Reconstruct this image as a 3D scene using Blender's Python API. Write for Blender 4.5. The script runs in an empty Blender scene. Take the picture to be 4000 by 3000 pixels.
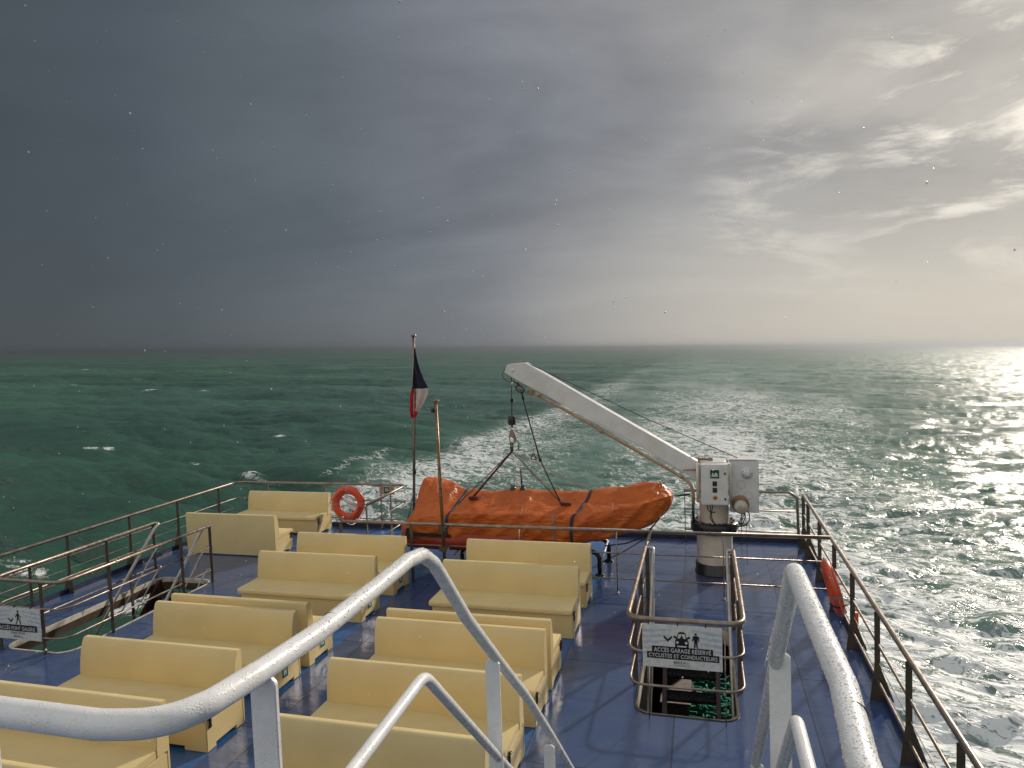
import bpy, bmesh, math, random
import numpy as np
from mathutils import Vector, Matrix, noise, geometry

# ------------------------------------------------------------------ camera, sky, sun
scene = bpy.context.scene
cam_d = bpy.data.cameras.new('camera')
cam = bpy.data.objects.new('camera', cam_d)
scene.collection.objects.link(cam)
CAM = Vector((0, 0, 4.37))
RM = ((0.9649934647570182, 0.25978427908864965, -0.03605192525560952),
      (-0.019708101927582343, -0.0652460550744868, -0.9976745676901005),
      (-0.26153241423322177, 0.9634599527928537, -0.057842161696593654))
right, down, fwd = Vector(RM[0]), Vector(RM[1]), Vector(RM[2])
rot = Matrix((right, -down, -fwd)).transposed()
cam.matrix_world = Matrix.Translation(CAM) @ rot.to_4x4()
cam_d.sensor_fit = 'HORIZONTAL'
cam_d.sensor_width = 36.0
cam_d.lens = 36.0 * 2735.93 / 4000.0
cam_d.clip_start = 0.05
cam_d.clip_end = 60000
scene.camera = cam

SUN_AZ, SUN_EL = 28.0, 24.0          # azimuth right of +Y, elevation (degrees)
a, e = math.radians(SUN_AZ), math.radians(SUN_EL)
SUN_DIR = Vector((math.sin(a) * math.cos(e), math.cos(a) * math.cos(e), math.sin(e)))
world = bpy.data.worlds.new("World")
scene.world = world
world.use_nodes = True


class NT:
    """small helper to write node trees"""
    def __init__(self, tree):
        self.t = tree
        tree.nodes.clear()

    def n(self, typ, ins=None, **props):
        nd = self.t.nodes.new(typ)
        for k, v in props.items():
            setattr(nd, k, v)
        for k, v in (ins or {}).items():
            self.set(nd.inputs[k], v)
        return nd

    def set(self, sock, v):
        if isinstance(v, bpy.types.NodeSocket):
            self.t.links.new(v, sock)
        elif isinstance(v, bpy.types.Node):
            self.t.links.new(v.outputs[0], sock)
        else:
            if isinstance(v, (tuple, list)) and len(v) == 3 and sock.type == 'RGBA':
                v = (*v, 1)
            sock.default_value = v

    def math(self, op, a, b=None, c=None, clamp=False):
        nd = self.t.nodes.new('ShaderNodeMath')
        nd.operation = op
        nd.use_clamp = clamp
        for i, v in enumerate((a, b, c)):
            if v is not None:
                self.set(nd.inputs[i], v)
        return nd.outputs[0]

    def vmath(self, op, a, b=None):
        nd = self.t.nodes.new('ShaderNodeVectorMath')
        nd.operation = op
        self.set(nd.inputs[0], a)
        if b is not None:
            self.set(nd.inputs[1], b)
        return nd.outputs['Value'] if op in ('DOT_PRODUCT', 'LENGTH', 'DISTANCE') else nd.outputs[0]

    def mix(self, f, a, b, mode='MIX'):
        nd = self.t.nodes.new('ShaderNodeMix')
        nd.data_type = 'RGBA'
        nd.blend_type = mode
        self.set(nd.inputs[0], f)
        self.set(nd.inputs[6], a)
        self.set(nd.inputs[7], b)
        return nd.outputs[2]

    def ramp(self, f, stops, interp='LINEAR'):
        nd = self.t.nodes.new('ShaderNodeValToRGB')
        cr = nd.color_ramp
        cr.interpolation = interp
        while len(cr.elements) < len(stops):
            cr.elements.new(0.5)
        for el, (p, c) in zip(cr.elements, stops):
            el.position = p
            el.color = (c, c, c, 1) if isinstance(c, (int, float)) else (*c, 1)
        self.set(nd.inputs[0], f)
        return nd.outputs[0]

    def smooth(self, x, lo, hi, a=0.0, b=1.0):
        nd = self.t.nodes.new('ShaderNodeMapRange')
        nd.interpolation_type = 'SMOOTHSTEP'
        for i, v in enumerate((x, lo, hi, a, b)):
            self.set(nd.inputs[i], v)
        return nd.outputs[0]

    def noise(self, vec, scale, detail=4, rough=0.55, dist=0.0, lac=2.0):
        nd = self.n('ShaderNodeTexNoise', {'Vector': vec, 'Scale': scale, 'Detail': detail,
                                            'Roughness': rough, 'Distortion': dist, 'Lacunarity': lac})
        return nd.outputs[0]


def build_world():
    g = NT(world.node_tree)
    sky = g.n('ShaderNodeTexSky', sky_type='NISHITA', sun_disc=False,
              sun_elevation=math.radians(SUN_EL), sun_rotation=math.radians(SUN_AZ))
    d = g.n('ShaderNodeTexCoord').outputs['Generated']
    sep = g.n('ShaderNodeSeparateXYZ', {0: d})
    z = sep.outputs[2]
    # soft cloud bank: brightness by angle from the bright gap, broken by noise
    gap = Vector((math.sin(math.radians(24)), math.cos(math.radians(24)), 0.10)).normalized()
    flat = g.n('ShaderNodeCombineXYZ', {0: sep.outputs[0], 1: sep.outputs[1], 2: g.math('MULTIPLY', z, 0.55)})
    flatn = g.vmath('NORMALIZE', flat)
    dt = g.vmath('DOT_PRODUCT', flatn, tuple(gap))
    zz = g.math('ADD', g.math('MAXIMUM', z, 0.0), 0.22)
    proj = g.n('ShaderNodeCombineXYZ', {0: g.math('DIVIDE', sep.outputs[0], zz), 1: g.math('DIVIDE', sep.outputs[1], zz), 2: 0.0})
    mapr = g.n('ShaderNodeMapping', {'Vector': proj, 'Rotation': (0, 0, math.radians(-52)), 'Scale': (0.50, 0.9, 1.0)})
    n1 = g.noise(mapr, 0.85, 5, 0.50, 0.9)
    n2 = g.noise(g.n('ShaderNodeMapping', {'Vector': d, 'Scale': (1.5, 1.5, 4.2)}), 2.2, 7, 0.58, 0.35)
    n0 = g.noise(d, 1.7, 3, 0.5, 0.3)
    w = g.math('ADD', dt, g.math('MULTIPLY', g.math('SUBTRACT', n0, 0.5), 0.20))
    w = g.math('ADD', w, g.math('MULTIPLY', g.math('SUBTRACT', n1, 0.5), 0.22))
    f = g.math('ADD', g.math('MULTIPLY', w, 0.5), 0.5, clamp=True)
    base = g.ramp(f, [(0.0, (0.74, 0.73, 0.71)), (0.33, (0.64, 0.63, 0.62)), (0.50, (0.20, 0.22, 0.23)), (0.60, (0.060, 0.072, 0.084)),
                      (0.70, (0.078, 0.096, 0.112)), (0.80, (0.124, 0.143, 0.165)), (0.88, (0.200, 0.214, 0.244)),
                      (0.94, (0.275, 0.280, 0.300)), (0.975, (0.345, 0.338, 0.340)), (0.992, (0.410, 0.395, 0.380)), (1.0, (0.46, 0.435, 0.40))])
    near = g.smooth(dt, 0.45, 0.97)
    # cloud relief: stronger towards the sun
    rel = g.math('SUBTRACT', n2, 0.5)
    rel2 = g.math('SUBTRACT', n1, 0.52)
    amp = g.math('ADD', g.math('MULTIPLY', near, 0.55), 0.36)
    k = g.math('ADD', 1.0, g.math('MULTIPLY', g.math('ADD', rel, g.math('MULTIPLY', rel2, 1.4)), amp))
    low = g.smooth(z, 0.0, 0.16)
    k = g.math('ADD', 1.0, g.math('MULTIPLY', g.math('SUBTRACT', k, 1.0), low))
    col = g.mix(1.0, base, g.n('ShaderNodeCombineXYZ', {0: k, 1: k, 2: k}).outputs[0], 'MULTIPLY')
    # bright torn gap in the clouds on the sunny side
    gd = Vector((math.sin(math.radians(20.0)), math.cos(math.radians(20.0)), 0.215)).normalized()
    gm = g.smooth(g.vmath('DOT_PRODUCT', d, tuple(gd)), 0.975, 0.999)
    gb = Vector((math.sin(math.radians(8.5)), math.cos(math.radians(8.5)), 0.155)).normalized()
    gm2 = g.math('MULTIPLY', g.smooth(g.vmath('DOT_PRODUCT', d, tuple(gb)), 0.985, 0.9995), 0.45)
    mapg = g.n('ShaderNodeMapping', {'Vector': d, 'Scale': (2.3, 2.3, 7.5), 'Rotation': (0, math.radians(-5), 0)})
    n3 = g.noise(mapg, 2.7, 6, 0.60, 0.35)
    gapm = g.math('MULTIPLY', g.math('MAXIMUM', gm, gm2), g.math('MULTIPLY', g.smooth(n3, 0.47, 0.66), 0.95))
    col = g.mix(gapm, col, (1.05, 0.98, 0.86))
    glow = g.math('MULTIPLY', g.smooth(dt, 0.72, 1.0), g.smooth(z, 0.30, 0.0))
    col = g.mix(g.math('MULTIPLY', glow, 0.85), col, (0.60, 0.565, 0.505))
    col = g.mix(g.math('MULTIPLY', g.smooth(z, 0.50, 0.95), 0.8), col, (0.66, 0.68, 0.71))
    mixed = g.mix(0.96, g.mix(1.0, sky, (0.08, 0.08, 0.08), 'MULTIPLY'), col)
    # sky below the horizon is never seen: keep it sea-dark
    mixed = g.mix(g.smooth(z, -0.06, -0.01), (0.05, 0.07, 0.07), mixed)
    bg = g.n('ShaderNodeBackground', {'Color': mixed, 'Strength': 1.0})
    out = g.n('ShaderNodeOutputWorld', {'Surface': bg})


build_world()
sun_d = bpy.data.lights.new('sun', 'SUN')
sun_d.energy = 3.5
sun_d.angle = math.radians(2.4)
sun_d.color = (1.0, 0.89, 0.76)
sun = bpy.data.objects.new('sun', sun_d)
sun.rotation_euler = SUN_DIR.to_track_quat('Z', 'Y').to_euler()
scene.collection.objects.link(sun)
scene.view_settings.view_transform = 'Standard'
scene.view_settings.look = 'None'
scene.view_settings.exposure = 0.0
scene.view_settings.gamma = 1.0
scene.cycles.max_bounces = 6
scene.cycles.diffuse_bounces = 3
scene.cycles.glossy_bounces = 3
scene.cycles.caustics_reflective = False
scene.cycles.caustics_refractive = False
scene.cycles.sample_clamp_indirect = 4.0
scene.cycles.sample_clamp_direct = 0.0
scene.cycles.use_denoising = True
scene.cycles.use_adaptive_sampling = True
scene.cycles.adaptive_threshold = 0.02

COL = scene.collection
HAZE_DENSITY = 0.00045


# ------------------------------------------------------------------ object helpers
def props(o, label=None, cat=None, group=None, kind=None):
    if label: o['label'] = label
    if cat: o['category'] = cat
    if group: o['group'] = group
    if kind: o['kind'] = kind
    return o


def thing(name, loc, label, cat, group=None):
    o = bpy.data.objects.new(name, None)
    o.empty_display_size = 0.2
    o.location = loc
    COL.objects.link(o)
    return props(o, label, cat, group)


def wloc(o):
    v = Vector((0, 0, 0))
    while o is not None:
        v += o.location
        o = o.parent
    return v


class MB:
    """collects verts and faces; build() links them as one mesh object"""
    def __init__(self):
        self.v, self.f, self.s, self.m = [], [], [], []

    def add(self, verts, faces, smooth=False, mat=0):
        b = len(self.v)
        self.v += [tuple(x) for x in verts]
        self.f += [tuple(b + i for i in fc) for fc in faces]
        self.s += [smooth] * len(faces)
        self.m += [mat] * len(faces)
        return self

    def box(self, x0, x1, y0, y1, z0, z1, mat=0, bev=0.0, M=None):
        if bev > 0:
            bm = bmesh.new()
            bmesh.ops.create_cube(bm, size=1)
            for v in bm.verts:
                v.co = ((x0 + x1) / 2 + v.co.x * (x1 - x0), (y0 + y1) / 2 + v.co.y * (y1 - y0), (z0 + z1) / 2 + v.co.z * (z1 - z0))
            bmesh.ops.bevel(bm, geom=list(bm.edges), offset=bev, segments=2, affect='EDGES')
            return self.bm(bm, False, mat, M)
        vs = [Vector((x, y, z)) for z in (z0, z1) for x, y in ((x0, y0), (x1, y0), (x1, y1), (x0, y1))]
        if M: vs = [M @ v for v in vs]
        return self.add(vs, [(3, 2, 1, 0), (4, 5, 6, 7), (0, 1, 5, 4), (1, 2, 6, 5), (2, 3, 7, 6), (3, 0, 4, 7)], False, mat)

    def bm(self, bm, smooth=False, mat=0, M=None):
        bm.verts.ensure_lookup_table()
        vs = [(M @ v.co) if M else v.co.copy() for v in bm.verts]
        self.add(vs, [tuple(l.vert.index for l in f.loops) for f in bm.faces], smooth, mat)
        bm.free()
        return self

    def prism(self, poly, fn, d0, d1, mat=0, bev=0.0, smooth=False):
        """poly: 2D outline; fn(u, v, d) -> 3D point"""
        bm = bmesh.new()
        A = [bm.verts.new(fn(u, v, d0)) for u, v in poly]
        B = [bm.verts.new(fn(u, v, d1)) for u, v in poly]
        bm.verts.index_update()
        bm.faces.new(A)
        bm.faces.new(list(reversed(B)))
        n = len(poly)
        for i in range(n):
            bm.faces.new((A[(i + 1) % n], A[i], B[i], B[(i + 1) % n]))
        bmesh.ops.recalc_face_normals(bm, faces=list(bm.faces))
        if bev > 0:
            bmesh.ops.bevel(bm, geom=list(bm.edges), offset=bev, segments=2, affect='EDGES')
            bm.verts.index_update()
        self.sharp = getattr(self, 'sharp', False) or bev > 0
        return self.bm(bm, smooth or bev > 0, mat)

    def tube(self, pts, r, n=12, fillet=0.0, closed=False, cap=True, mat=0, fseg=6):
        pts = [Vector(p) for p in pts]
        P = []
        m = len(pts)
        if fillet > 0:
            for i, p in enumerate(pts):
                if not closed and i in (0, m - 1):
                    P.append(p)
                    continue
                a_, b_ = pts[(i - 1) % m], pts[(i + 1) % m]
                da, db = (a_ - p), (b_ - p)
                ang = da.angle(db)
                if ang > 3.10:
                    P.append(p)
                    continue
                t = min(fillet / math.tan(ang / 2), da.length * 0.48, db.length * 0.48)
                A, B = p + da.normalized() * t, p + db.normalized() * t
                for k in range(fseg + 1):
                    s = k / fseg
                    P.append(A * (1 - s) ** 2 + p * 2 * s * (1 - s) + B * s * s)
        else:
            P = pts
        Q = [P[0]]
        for p in P[1:]:
            if (p - Q[-1]).length > 1e-5: Q.append(p)
        if closed and (Q[0] - Q[-1]).length < 1e-5: Q.pop()
        P = Q
        m = len(P)
        rr = r if callable(r) else (lambda i: r)
        T = []
        for i in range(m):
            if closed: t = P[(i + 1) % m] - P[i - 1]
            elif i == 0: t = P[1] - P[0]
            elif i == m - 1: t = P[-1] - P[-2]
            else: t = (P[i + 1] - P[i]).normalized() + (P[i] - P[i - 1]).normalized()
            T.append(t.normalized())
        nrm = T[0].orthogonal().normalized()
        vs, fs = [], []
        for i in range(m):
            nrm = (nrm - T[i] * nrm.dot(T[i])).normalized()
            bn = T[i].cross(nrm)
            for k in range(n):
                an = 2 * math.pi * k / n
                vs.append(P[i] + (nrm * math.cos(an) + bn * math.sin(an)) * rr(i / max(1, m - 1)))
        for i in range(m if closed else m - 1):
            j = (i + 1) % m
            for k in range(n):
                k2 = (k + 1) % n
                fs.append((i * n + k, i * n + k2, j * n + k2, j * n + k))
        self.add(vs, fs, True, mat)
        if cap and not closed:
            self.add(vs[:n], [tuple(reversed(range(n)))], False, mat)
            self.add(vs[-n:], [tuple(range(n))], False, mat)
        return self

    def lathe(self, prof, c, axis='Z', n=32, mat=0, smooth=True, ang=(0, 2 * math.pi)):
        """prof: list of (radius, height)"""
        c = Vector(c)
        full = abs(ang[1] - ang[0] - 2 * math.pi) < 1e-6
        m = n if full else n + 1
        vs = []
        for r, h in prof:
            for k in range(m):
                t = ang[0] + (ang[1] - ang[0]) * k / n
                p = (r * math.cos(t), r * math.sin(t), h)
                if axis == 'Y': p = (p[0], p[2], p[1])
                if axis == 'X': p = (p[2], p[0], p[1])
                vs.append(c + Vector(p))
        fs = []
        for i in range(len(prof) - 1):
            for k in range(n):
                k2 = (k + 1) % m
                fs.append((i * m + k, i * m + k2, (i + 1) * m + k2, (i + 1) * m + k))
        self.add(vs, fs, smooth, mat)
        return self

    def build(self, name, mat, parent=None, label=None):
        me = bpy.data.meshes.new(name)
        off = wloc(parent) if parent is not None else Vector((0, 0, 0))
        me.from_pydata([(x - off.x, y - off.y, z - off.z) for x, y, z in self.v], [], self.f)
        mats = mat if isinstance(mat, (list, tuple)) else [mat]
        for mm in mats: me.materials.append(mm)
        me.polygons.foreach_set('use_smooth', self.s)
        me.polygons.foreach_set('material_index', self.m)
        bm = bmesh.new()
        bm.from_mesh(me)
        bmesh.ops.remove_doubles(bm, verts=list(bm.verts), dist=1e-5)
        bmesh.ops.recalc_face_normals(bm, faces=list(bm.faces))
        bm.to_mesh(me)
        bm.free()
        me.update()
        if getattr(self, 'sharp', False): me.set_sharp_from_angle(angle=math.radians(24))
        o = bpy.data.objects.new(name, me)
        COL.objects.link(o)
        if parent is not None: o.parent = parent
        if label: o['label'] = label
        return o


def origin_to(o, p):
    """move a top-level mesh object's origin to p without moving its shape"""
    p = Vector(p)
    o.data.transform(Matrix.Translation(-p))
    o.location = p
    return o


def text_mb(s, size_w, fn, depth, mat=0, mb=None, track=1.0, height=None):
    """writes the string s, size_w wide (or height tall) centred on 0,0; fn(u, v, d) -> 3D"""
    cu = bpy.data.curves.new('tmp', 'FONT')
    cu.body = s
    cu.size = 1
    cu.space_character = track
    cu.resolution_u = 3
    cu.offset = 0.012
    ob = bpy.data.objects.new('tmp', cu)
    COL.objects.link(ob)
    bpy.context.view_layer.update()
    me = bpy.data.meshes.new_from_object(ob.evaluated_get(bpy.context.evaluated_depsgraph_get()))
    vs = [v.co.copy() for v in me.vertices]
    fs = [tuple(p.vertices) for p in me.polygons]
    bpy.data.objects.remove(ob)
    bpy.data.curves.remove(cu)
    bpy.data.meshes.remove(me)
    x0, x1 = min(v.x for v in vs), max(v.x for v in vs)
    y0, y1 = min(v.y for v in vs), max(v.y for v in vs)
    k = size_w / (x1 - x0)
    ky = k if height is None else height / (y1 - y0)
    mb = mb or MB()
    mb.add([fn((v.x - (x0 + x1) / 2) * k, (v.y - (y0 + y1) / 2) * ky, depth) for v in vs], fs, False, mat)
    return mb


# ------------------------------------------------------------------ materials
def new_mat(name):
    m = bpy.data.materials.new(name)
    m.use_nodes = True
    return m, NT(m.node_tree)


def pbr(name, c1, c2=None, rough=0.5, rough2=None, metal=0.0, scale=6.0, bump=0.0, bscale=60.0, wear=None,
        wear_scale=9.0, wear_amt=0.62, coat=0.0, drops=0.0, spec=0.5, stretch=(1, 1, 1)):
    m, g = new_mat(name)
    co = g.n('ShaderNodeTexCoord').outputs['Object']
    co2 = g.n('ShaderNodeMapping', {'Vector': co, 'Scale': stretch})
    nz = g.noise(co2, scale, 5, 0.6, 0.2)
    col = g.mix(g.smooth(nz, 0.35, 0.68), c1, c2 or tuple(x * 0.8 for x in c1))
    rg = g.smooth(g.noise(co2, scale * 2.3, 3, 0.5), 0.35, 0.65, rough, rough2 if rough2 is not None else rough * 1.15)
    if wear:
        wn = g.noise(co2, wear_scale, 7, 0.68, 0.6)
        wf = g.smooth(wn, wear_amt, wear_amt + 0.08)
        col = g.mix(wf, col, wear)
        rg = g.math('ADD', rg, g.math('MULTIPLY', wf, 0.3), clamp=True)
        metal = g.math('MULTIPLY', g.math('SUBTRACT', 1.0, wf), metal) if metal else 0.0
    b = g.n('ShaderNodeBsdfPrincipled', {'Base Color': col, 'Roughness': rg, 'Metallic': metal,
                                          'Coat Weight': coat, 'Coat Roughness': 0.08, 'Specular IOR Level': spec})
    h = None
    if bump > 0:
        h = g.math('MULTIPLY', g.noise(co, bscale, 3, 0.6), bump)
    if drops > 0:
        v = g.n('ShaderNodeTexVoronoi', {'Vector': co, 'Scale': 150.0, 'Randomness': 1.0})
        v2 = g.n('ShaderNodeTexVoronoi', {'Vector': co, 'Scale': 320.0, 'Randomness': 1.0})
        dd = g.math('ADD', g.smooth(v.outputs[0], 0.42, 0.0), g.math('MULTIPLY', g.smooth(v2.outputs[0], 0.42, 0.05), 0.5))
        dd = g.math('MULTIPLY', dd, g.math('MULTIPLY', g.smooth(g.noise(co, 30, 2), 0.38, 0.58), drops))
        h = dd if h is None else g.math('ADD', h, dd)
    if h is not None:
        bp = g.n('ShaderNodeBump', {'Height': h, 'Strength': 1.0, 'Distance': 1.0})
        g.set(b.inputs['Normal'], bp.outputs[0])
        if coat: g.set(b.inputs['Coat Normal'], bp.outputs[0])
    g.n('ShaderNodeOutputMaterial', {'Surface': b})
    return m


M = {}
M['cream'] = pbr('cream moulded plastic', (0.68, 0.54, 0.265), (0.64, 0.50, 0.24), 0.40, 0.58, scale=2.0, bump=0.0007, bscale=420, wear=(0.54, 0.41, 0.18), wear_scale=5, wear_amt=0.66)
M['steel'] = pbr('weathered steel tube', (0.32, 0.265, 0.22), (0.21, 0.16, 0.12), 0.30, 0.45, metal=0.75, scale=7, bump=0.0006, bscale=90, wear=(0.14, 0.075, 0.04), wear_scale=12, wear_amt=0.62)
M['steel_pale'] = pbr('pale galvanised tube', (0.46, 0.44, 0.42), (0.36, 0.34, 0.32), 0.32, 0.45, metal=0.7, scale=8, bump=0.0005, bscale=90, wear=(0.22, 0.15, 0.10), wear_scale=14, wear_amt=0.70)
M['post'] = pbr('dark bronze painted steel', (0.055, 0.042, 0.032), (0.085, 0.058, 0.038), 0.35, 0.5, scale=9, bump=0.0008, bscale=80, wear=(0.16, 0.075, 0.03), wear_scale=10, wear_amt=0.66)
M['white_rail'] = pbr('wet white painted steel', (0.78, 0.775, 0.765), (0.72, 0.71, 0.70), 0.24, 0.36, scale=14, bump=0.0004, bscale=170, wear=(0.50, 0.46, 0.42), wear_scale=16, wear_amt=0.80, drops=0.0007)
M['white'] = pbr('white painted steel', (0.72, 0.72, 0.71), (0.65, 0.63, 0.60), 0.30, 0.45, scale=4, bump=0.0006, bscale=60, wear=(0.30, 0.17, 0.08), wear_scale=8, wear_amt=0.74)
M['column'] = pbr('cream painted steel', (0.70, 0.64, 0.54), (0.60, 0.50, 0.37), 0.38, 0.5, scale=3, bump=0.0008, bscale=40, wear=(0.32, 0.17, 0.07), wear_scale=7, wear_amt=0.72)
M['black'] = pbr('black painted steel', (0.012, 0.012, 0.014), (0.022, 0.02, 0.02), 0.22, 0.35, scale=8, bump=0.001, bscale=50)
M['rubber'] = pbr('black rope', (0.012, 0.012, 0.012), (0.02, 0.02, 0.018), 0.7, scale=40, bump=0.002, bscale=200)
M['rope'] = pbr('pale rope', (0.42, 0.36, 0.27), (0.30, 0.24, 0.17), 0.85, scale=60, bump=0.002, bscale=260)
M['rust'] = pbr('rusty painted fitting', (0.36, 0.22, 0.12), (0.22, 0.09, 0.03), 0.6, scale=10, bump=0.002, bscale=60)
M['conduit'] = pbr('rusty cream pipe', (0.42, 0.30, 0.20), (0.34, 0.20, 0.11), 0.45, 0.6, scale=9, bump=0.001, bscale=90, wear=(0.18, 0.07, 0.025), wear_scale=14, wear_amt=0.58)
M['maroon'] = pbr('dark red painted steel', (0.065, 0.020, 0.022), (0.045, 0.014, 0.016), 0.45, scale=5, bump=0.001, bscale=50)
M['buoy'] = pbr('orange red plastic', (0.72, 0.075, 0.018), (0.66, 0.065, 0.018), 0.30, 0.42, scale=12, bump=0.0006, bscale=120)
M['tape'] = pbr('grey reflective tape', (0.27, 0.25, 0.24), (0.20, 0.18, 0.18), 0.5, scale=30)
M['navy_strap'] = pbr('navy webbing', (0.022, 0.028, 0.05), (0.035, 0.042, 0.07), 0.6, scale=40, bump=0.001, bscale=300)
M['red_strap'] = pbr('dark red webbing', (0.12, 0.012, 0.012), (0.08, 0.01, 0.01), 0.7, scale=40, bump=0.001, bscale=300)
M['green_sign'] = pbr('green sign film', (0.004, 0.085, 0.038), None, 0.6, scale=20, spec=0.2)
M['sign_white'] = pbr('white sign film', (0.68, 0.70, 0.66), None, 0.35, scale=20)
M['sign_black'] = pbr('black sign ink', (0.010, 0.010, 0.012), None, 0.35, scale=20)
M['sign_blue'] = pbr('pale blue sign ink', (0.20, 0.24, 0.42), None, 0.35, scale=20)
M['red_button'] = pbr('red plastic', (0.55, 0.03, 0.02), None, 0.3, scale=20)
M['yellow'] = pbr('yellow plastic', (0.6, 0.38, 0.03), None, 0.35, scale=20)
M['net'] = pbr('green fishing net', (0.03, 0.42, 0.30), (0.02, 0.26, 0.19), 0.8, scale=30, bump=0.01, bscale=60)
M['grey_box'] = pbr('grey painted box', (0.32, 0.27, 0.24), None, 0.6, scale=4)
M['hull'] = pbr('dark blue hull paint', (0.02, 0.03, 0.075), (0.015, 0.02, 0.05), 0.4, scale=2, bump=0.002, bscale=8)
M['rim'] = pbr('white rim with rust', (0.62, 0.59, 0.52), (0.48, 0.42, 0.33), 0.4, 0.5, scale=5, wear=(0.20, 0.09, 0.035), wear_scale=9, wear_amt=0.58, bump=0.001, bscale=40)
M['brass'] = pbr('brown weathered pole', (0.14, 0.080, 0.045), (0.26, 0.17, 0.10), 0.32, 0.45, metal=0.6, scale=8, bump=0.0006, bscale=80)
M['flag_blue'] = pbr('navy flag cloth', (0.012, 0.014, 0.045), None, 0.8, scale=10)
M['flag_white'] = pbr('off white flag cloth', (0.60, 0.54, 0.50), None, 0.8, scale=10)
M['flag_red'] = pbr('red flag cloth', (0.50, 0.02, 0.02), None, 0.8, scale=10)
M['ice'] = pbr('hail pellet', (0.8, 0.8, 0.8), None, 0.25, scale=10)
M['motor_cap'] = pbr('pale dirty cap', (0.50, 0.50, 0.42), (0.38, 0.33, 0.24), 0.4, scale=14, wear=(0.2, 0.1, 0.04), wear_scale=18, wear_amt=0.66)


def deck_mat():
    m, g = new_mat('wet blue deck paint')
    co = g.n('ShaderNodeTexCoord').outputs['Object']
    sp = g.n('ShaderNodeSeparateXYZ', {0: co})
    x, y, z = sp.outputs
    # painted lighter strips beneath the two bench columns (an irregular paint edge)
    wob = g.math('MULTIPLY', g.math('SUBTRACT', g.noise(co, 2.2, 3), 0.5), 0.06)
    xw = g.math('ADD', x, wob)
    s1 = g.math('MULTIPLY', g.smooth(xw, -7.62, -7.58), g.smooth(xw, -5.285, -5.305))
    s2 = g.math('MULTIPLY', g.smooth(xw, -4.16, -4.12), g.smooth(xw, -1.865, -1.885))
    s3 = g.math('MULTIPLY', g.math('MULTIPLY', g.smooth(xw, -11.3, -11.26), g.smooth(xw, -8.70, -8.74)), g.smooth(y, 12.75, 12.80))
    strip = g.math('MAXIMUM', g.math('MAXIMUM', s1, s2), s3)
    nb = g.noise(co, 0.9, 6, 0.6, 0.5)
    nf = g.noise(co, 14, 5, 0.65)
    col = g.mix(g.smooth(nb, 0.35, 0.68), (0.038, 0.070, 0.165), (0.058, 0.088, 0.172))
    col = g.mix(g.math('MULTIPLY', g.smooth(nf, 0.55, 0.75), 0.35), col, (0.055, 0.065, 0.10))
    scol = g.mix(g.smooth(nf, 0.4, 0.7), (0.016, 0.085, 0.26), (0.028, 0.12, 0.31))
    col = g.mix(strip, col, scol)
    # rust stains washed from the crane foot
    d = g.vmath('DISTANCE', g.n('ShaderNodeCombineXYZ', {0: g.math('MULTIPLY', g.math('SUBTRACT', x, 0.45), 0.62), 1: y, 2: 0.0}), (0, 12.75, 0))
    st = g.math('MULTIPLY', g.smooth(d, 0.75, 0.1), g.smooth(g.noise(g.n('ShaderNodeMapping', {'Vector': co, 'Scale': (1, 2.2, 1)}), 3.0, 5, 0.65, 0.8), 0.40, 0.66))
    col = g.mix(g.math('MULTIPLY', st, 0.75), col, (0.15, 0.075, 0.03))
    # dried salt runs
    salt = g.noise(g.n('ShaderNodeMapping', {'Vector': co, 'Scale': (7.0, 0.8, 1)}), 1.6, 8, 0.75, 1.4)
    col = g.mix(g.math('MULTIPLY', g.smooth(salt, 0.71, 0.80), 0.35), col, (0.30, 0.33, 0.38))
    # plate seams
    def seam(c, step, off, w):
        f = g.math('FRACT', g.math('DIVIDE', g.math('ADD', c, off), step))
        return g.smooth(g.math('ABSOLUTE', g.math('SUBTRACT', f, 0.5)), 0.5 - w / step, 0.5 - w / step * 0.2)
    sm = g.math('MAXIMUM', seam(x, 1.52, 0.38, 0.016), seam(y, 2.4, 0.35, 0.016))
    wet = g.smooth(g.noise(co, 0.55, 4, 0.6, 0.7), 0.40, 0.62)
    rg = g.math('ADD', g.math('MULTIPLY', wet, 0.16), 0.045)
    rg = g.math('ADD', rg, g.math('MULTIPLY', strip, 0.30))
    rg = g.math('ADD', rg, g.math('MULTIPLY', g.smooth(nf, 0.5, 0.75), 0.08))
    h = g.math('ADD', g.math('MULTIPLY', g.noise(g.n('ShaderNodeMapping', {'Vector': co, 'Scale': (0.5, 1.3, 1)}), 2.4, 4, 0.55, 0.5), 0.011), g.math('MULTIPLY', sm, 0.0008))
    h = g.math('ADD', h, g.math('MULTIPLY', nf, 0.0014))
    bp = g.n('ShaderNodeBump', {'Height': h, 'Strength': 1.0, 'Distance': 1.0})
    b = g.n('ShaderNodeBsdfPrincipled', {'Base Color': g.mix(g.math('MULTIPLY', sm, 0.75), col, (0.012, 0.016, 0.028)),
                                          'Roughness': rg, 'IOR': 1.5, 'Specular IOR Level': 0.85, 'Normal': bp.outputs[0]})
    g.n('ShaderNodeOutputMaterial', {'Surface': b})
    return m


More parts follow.
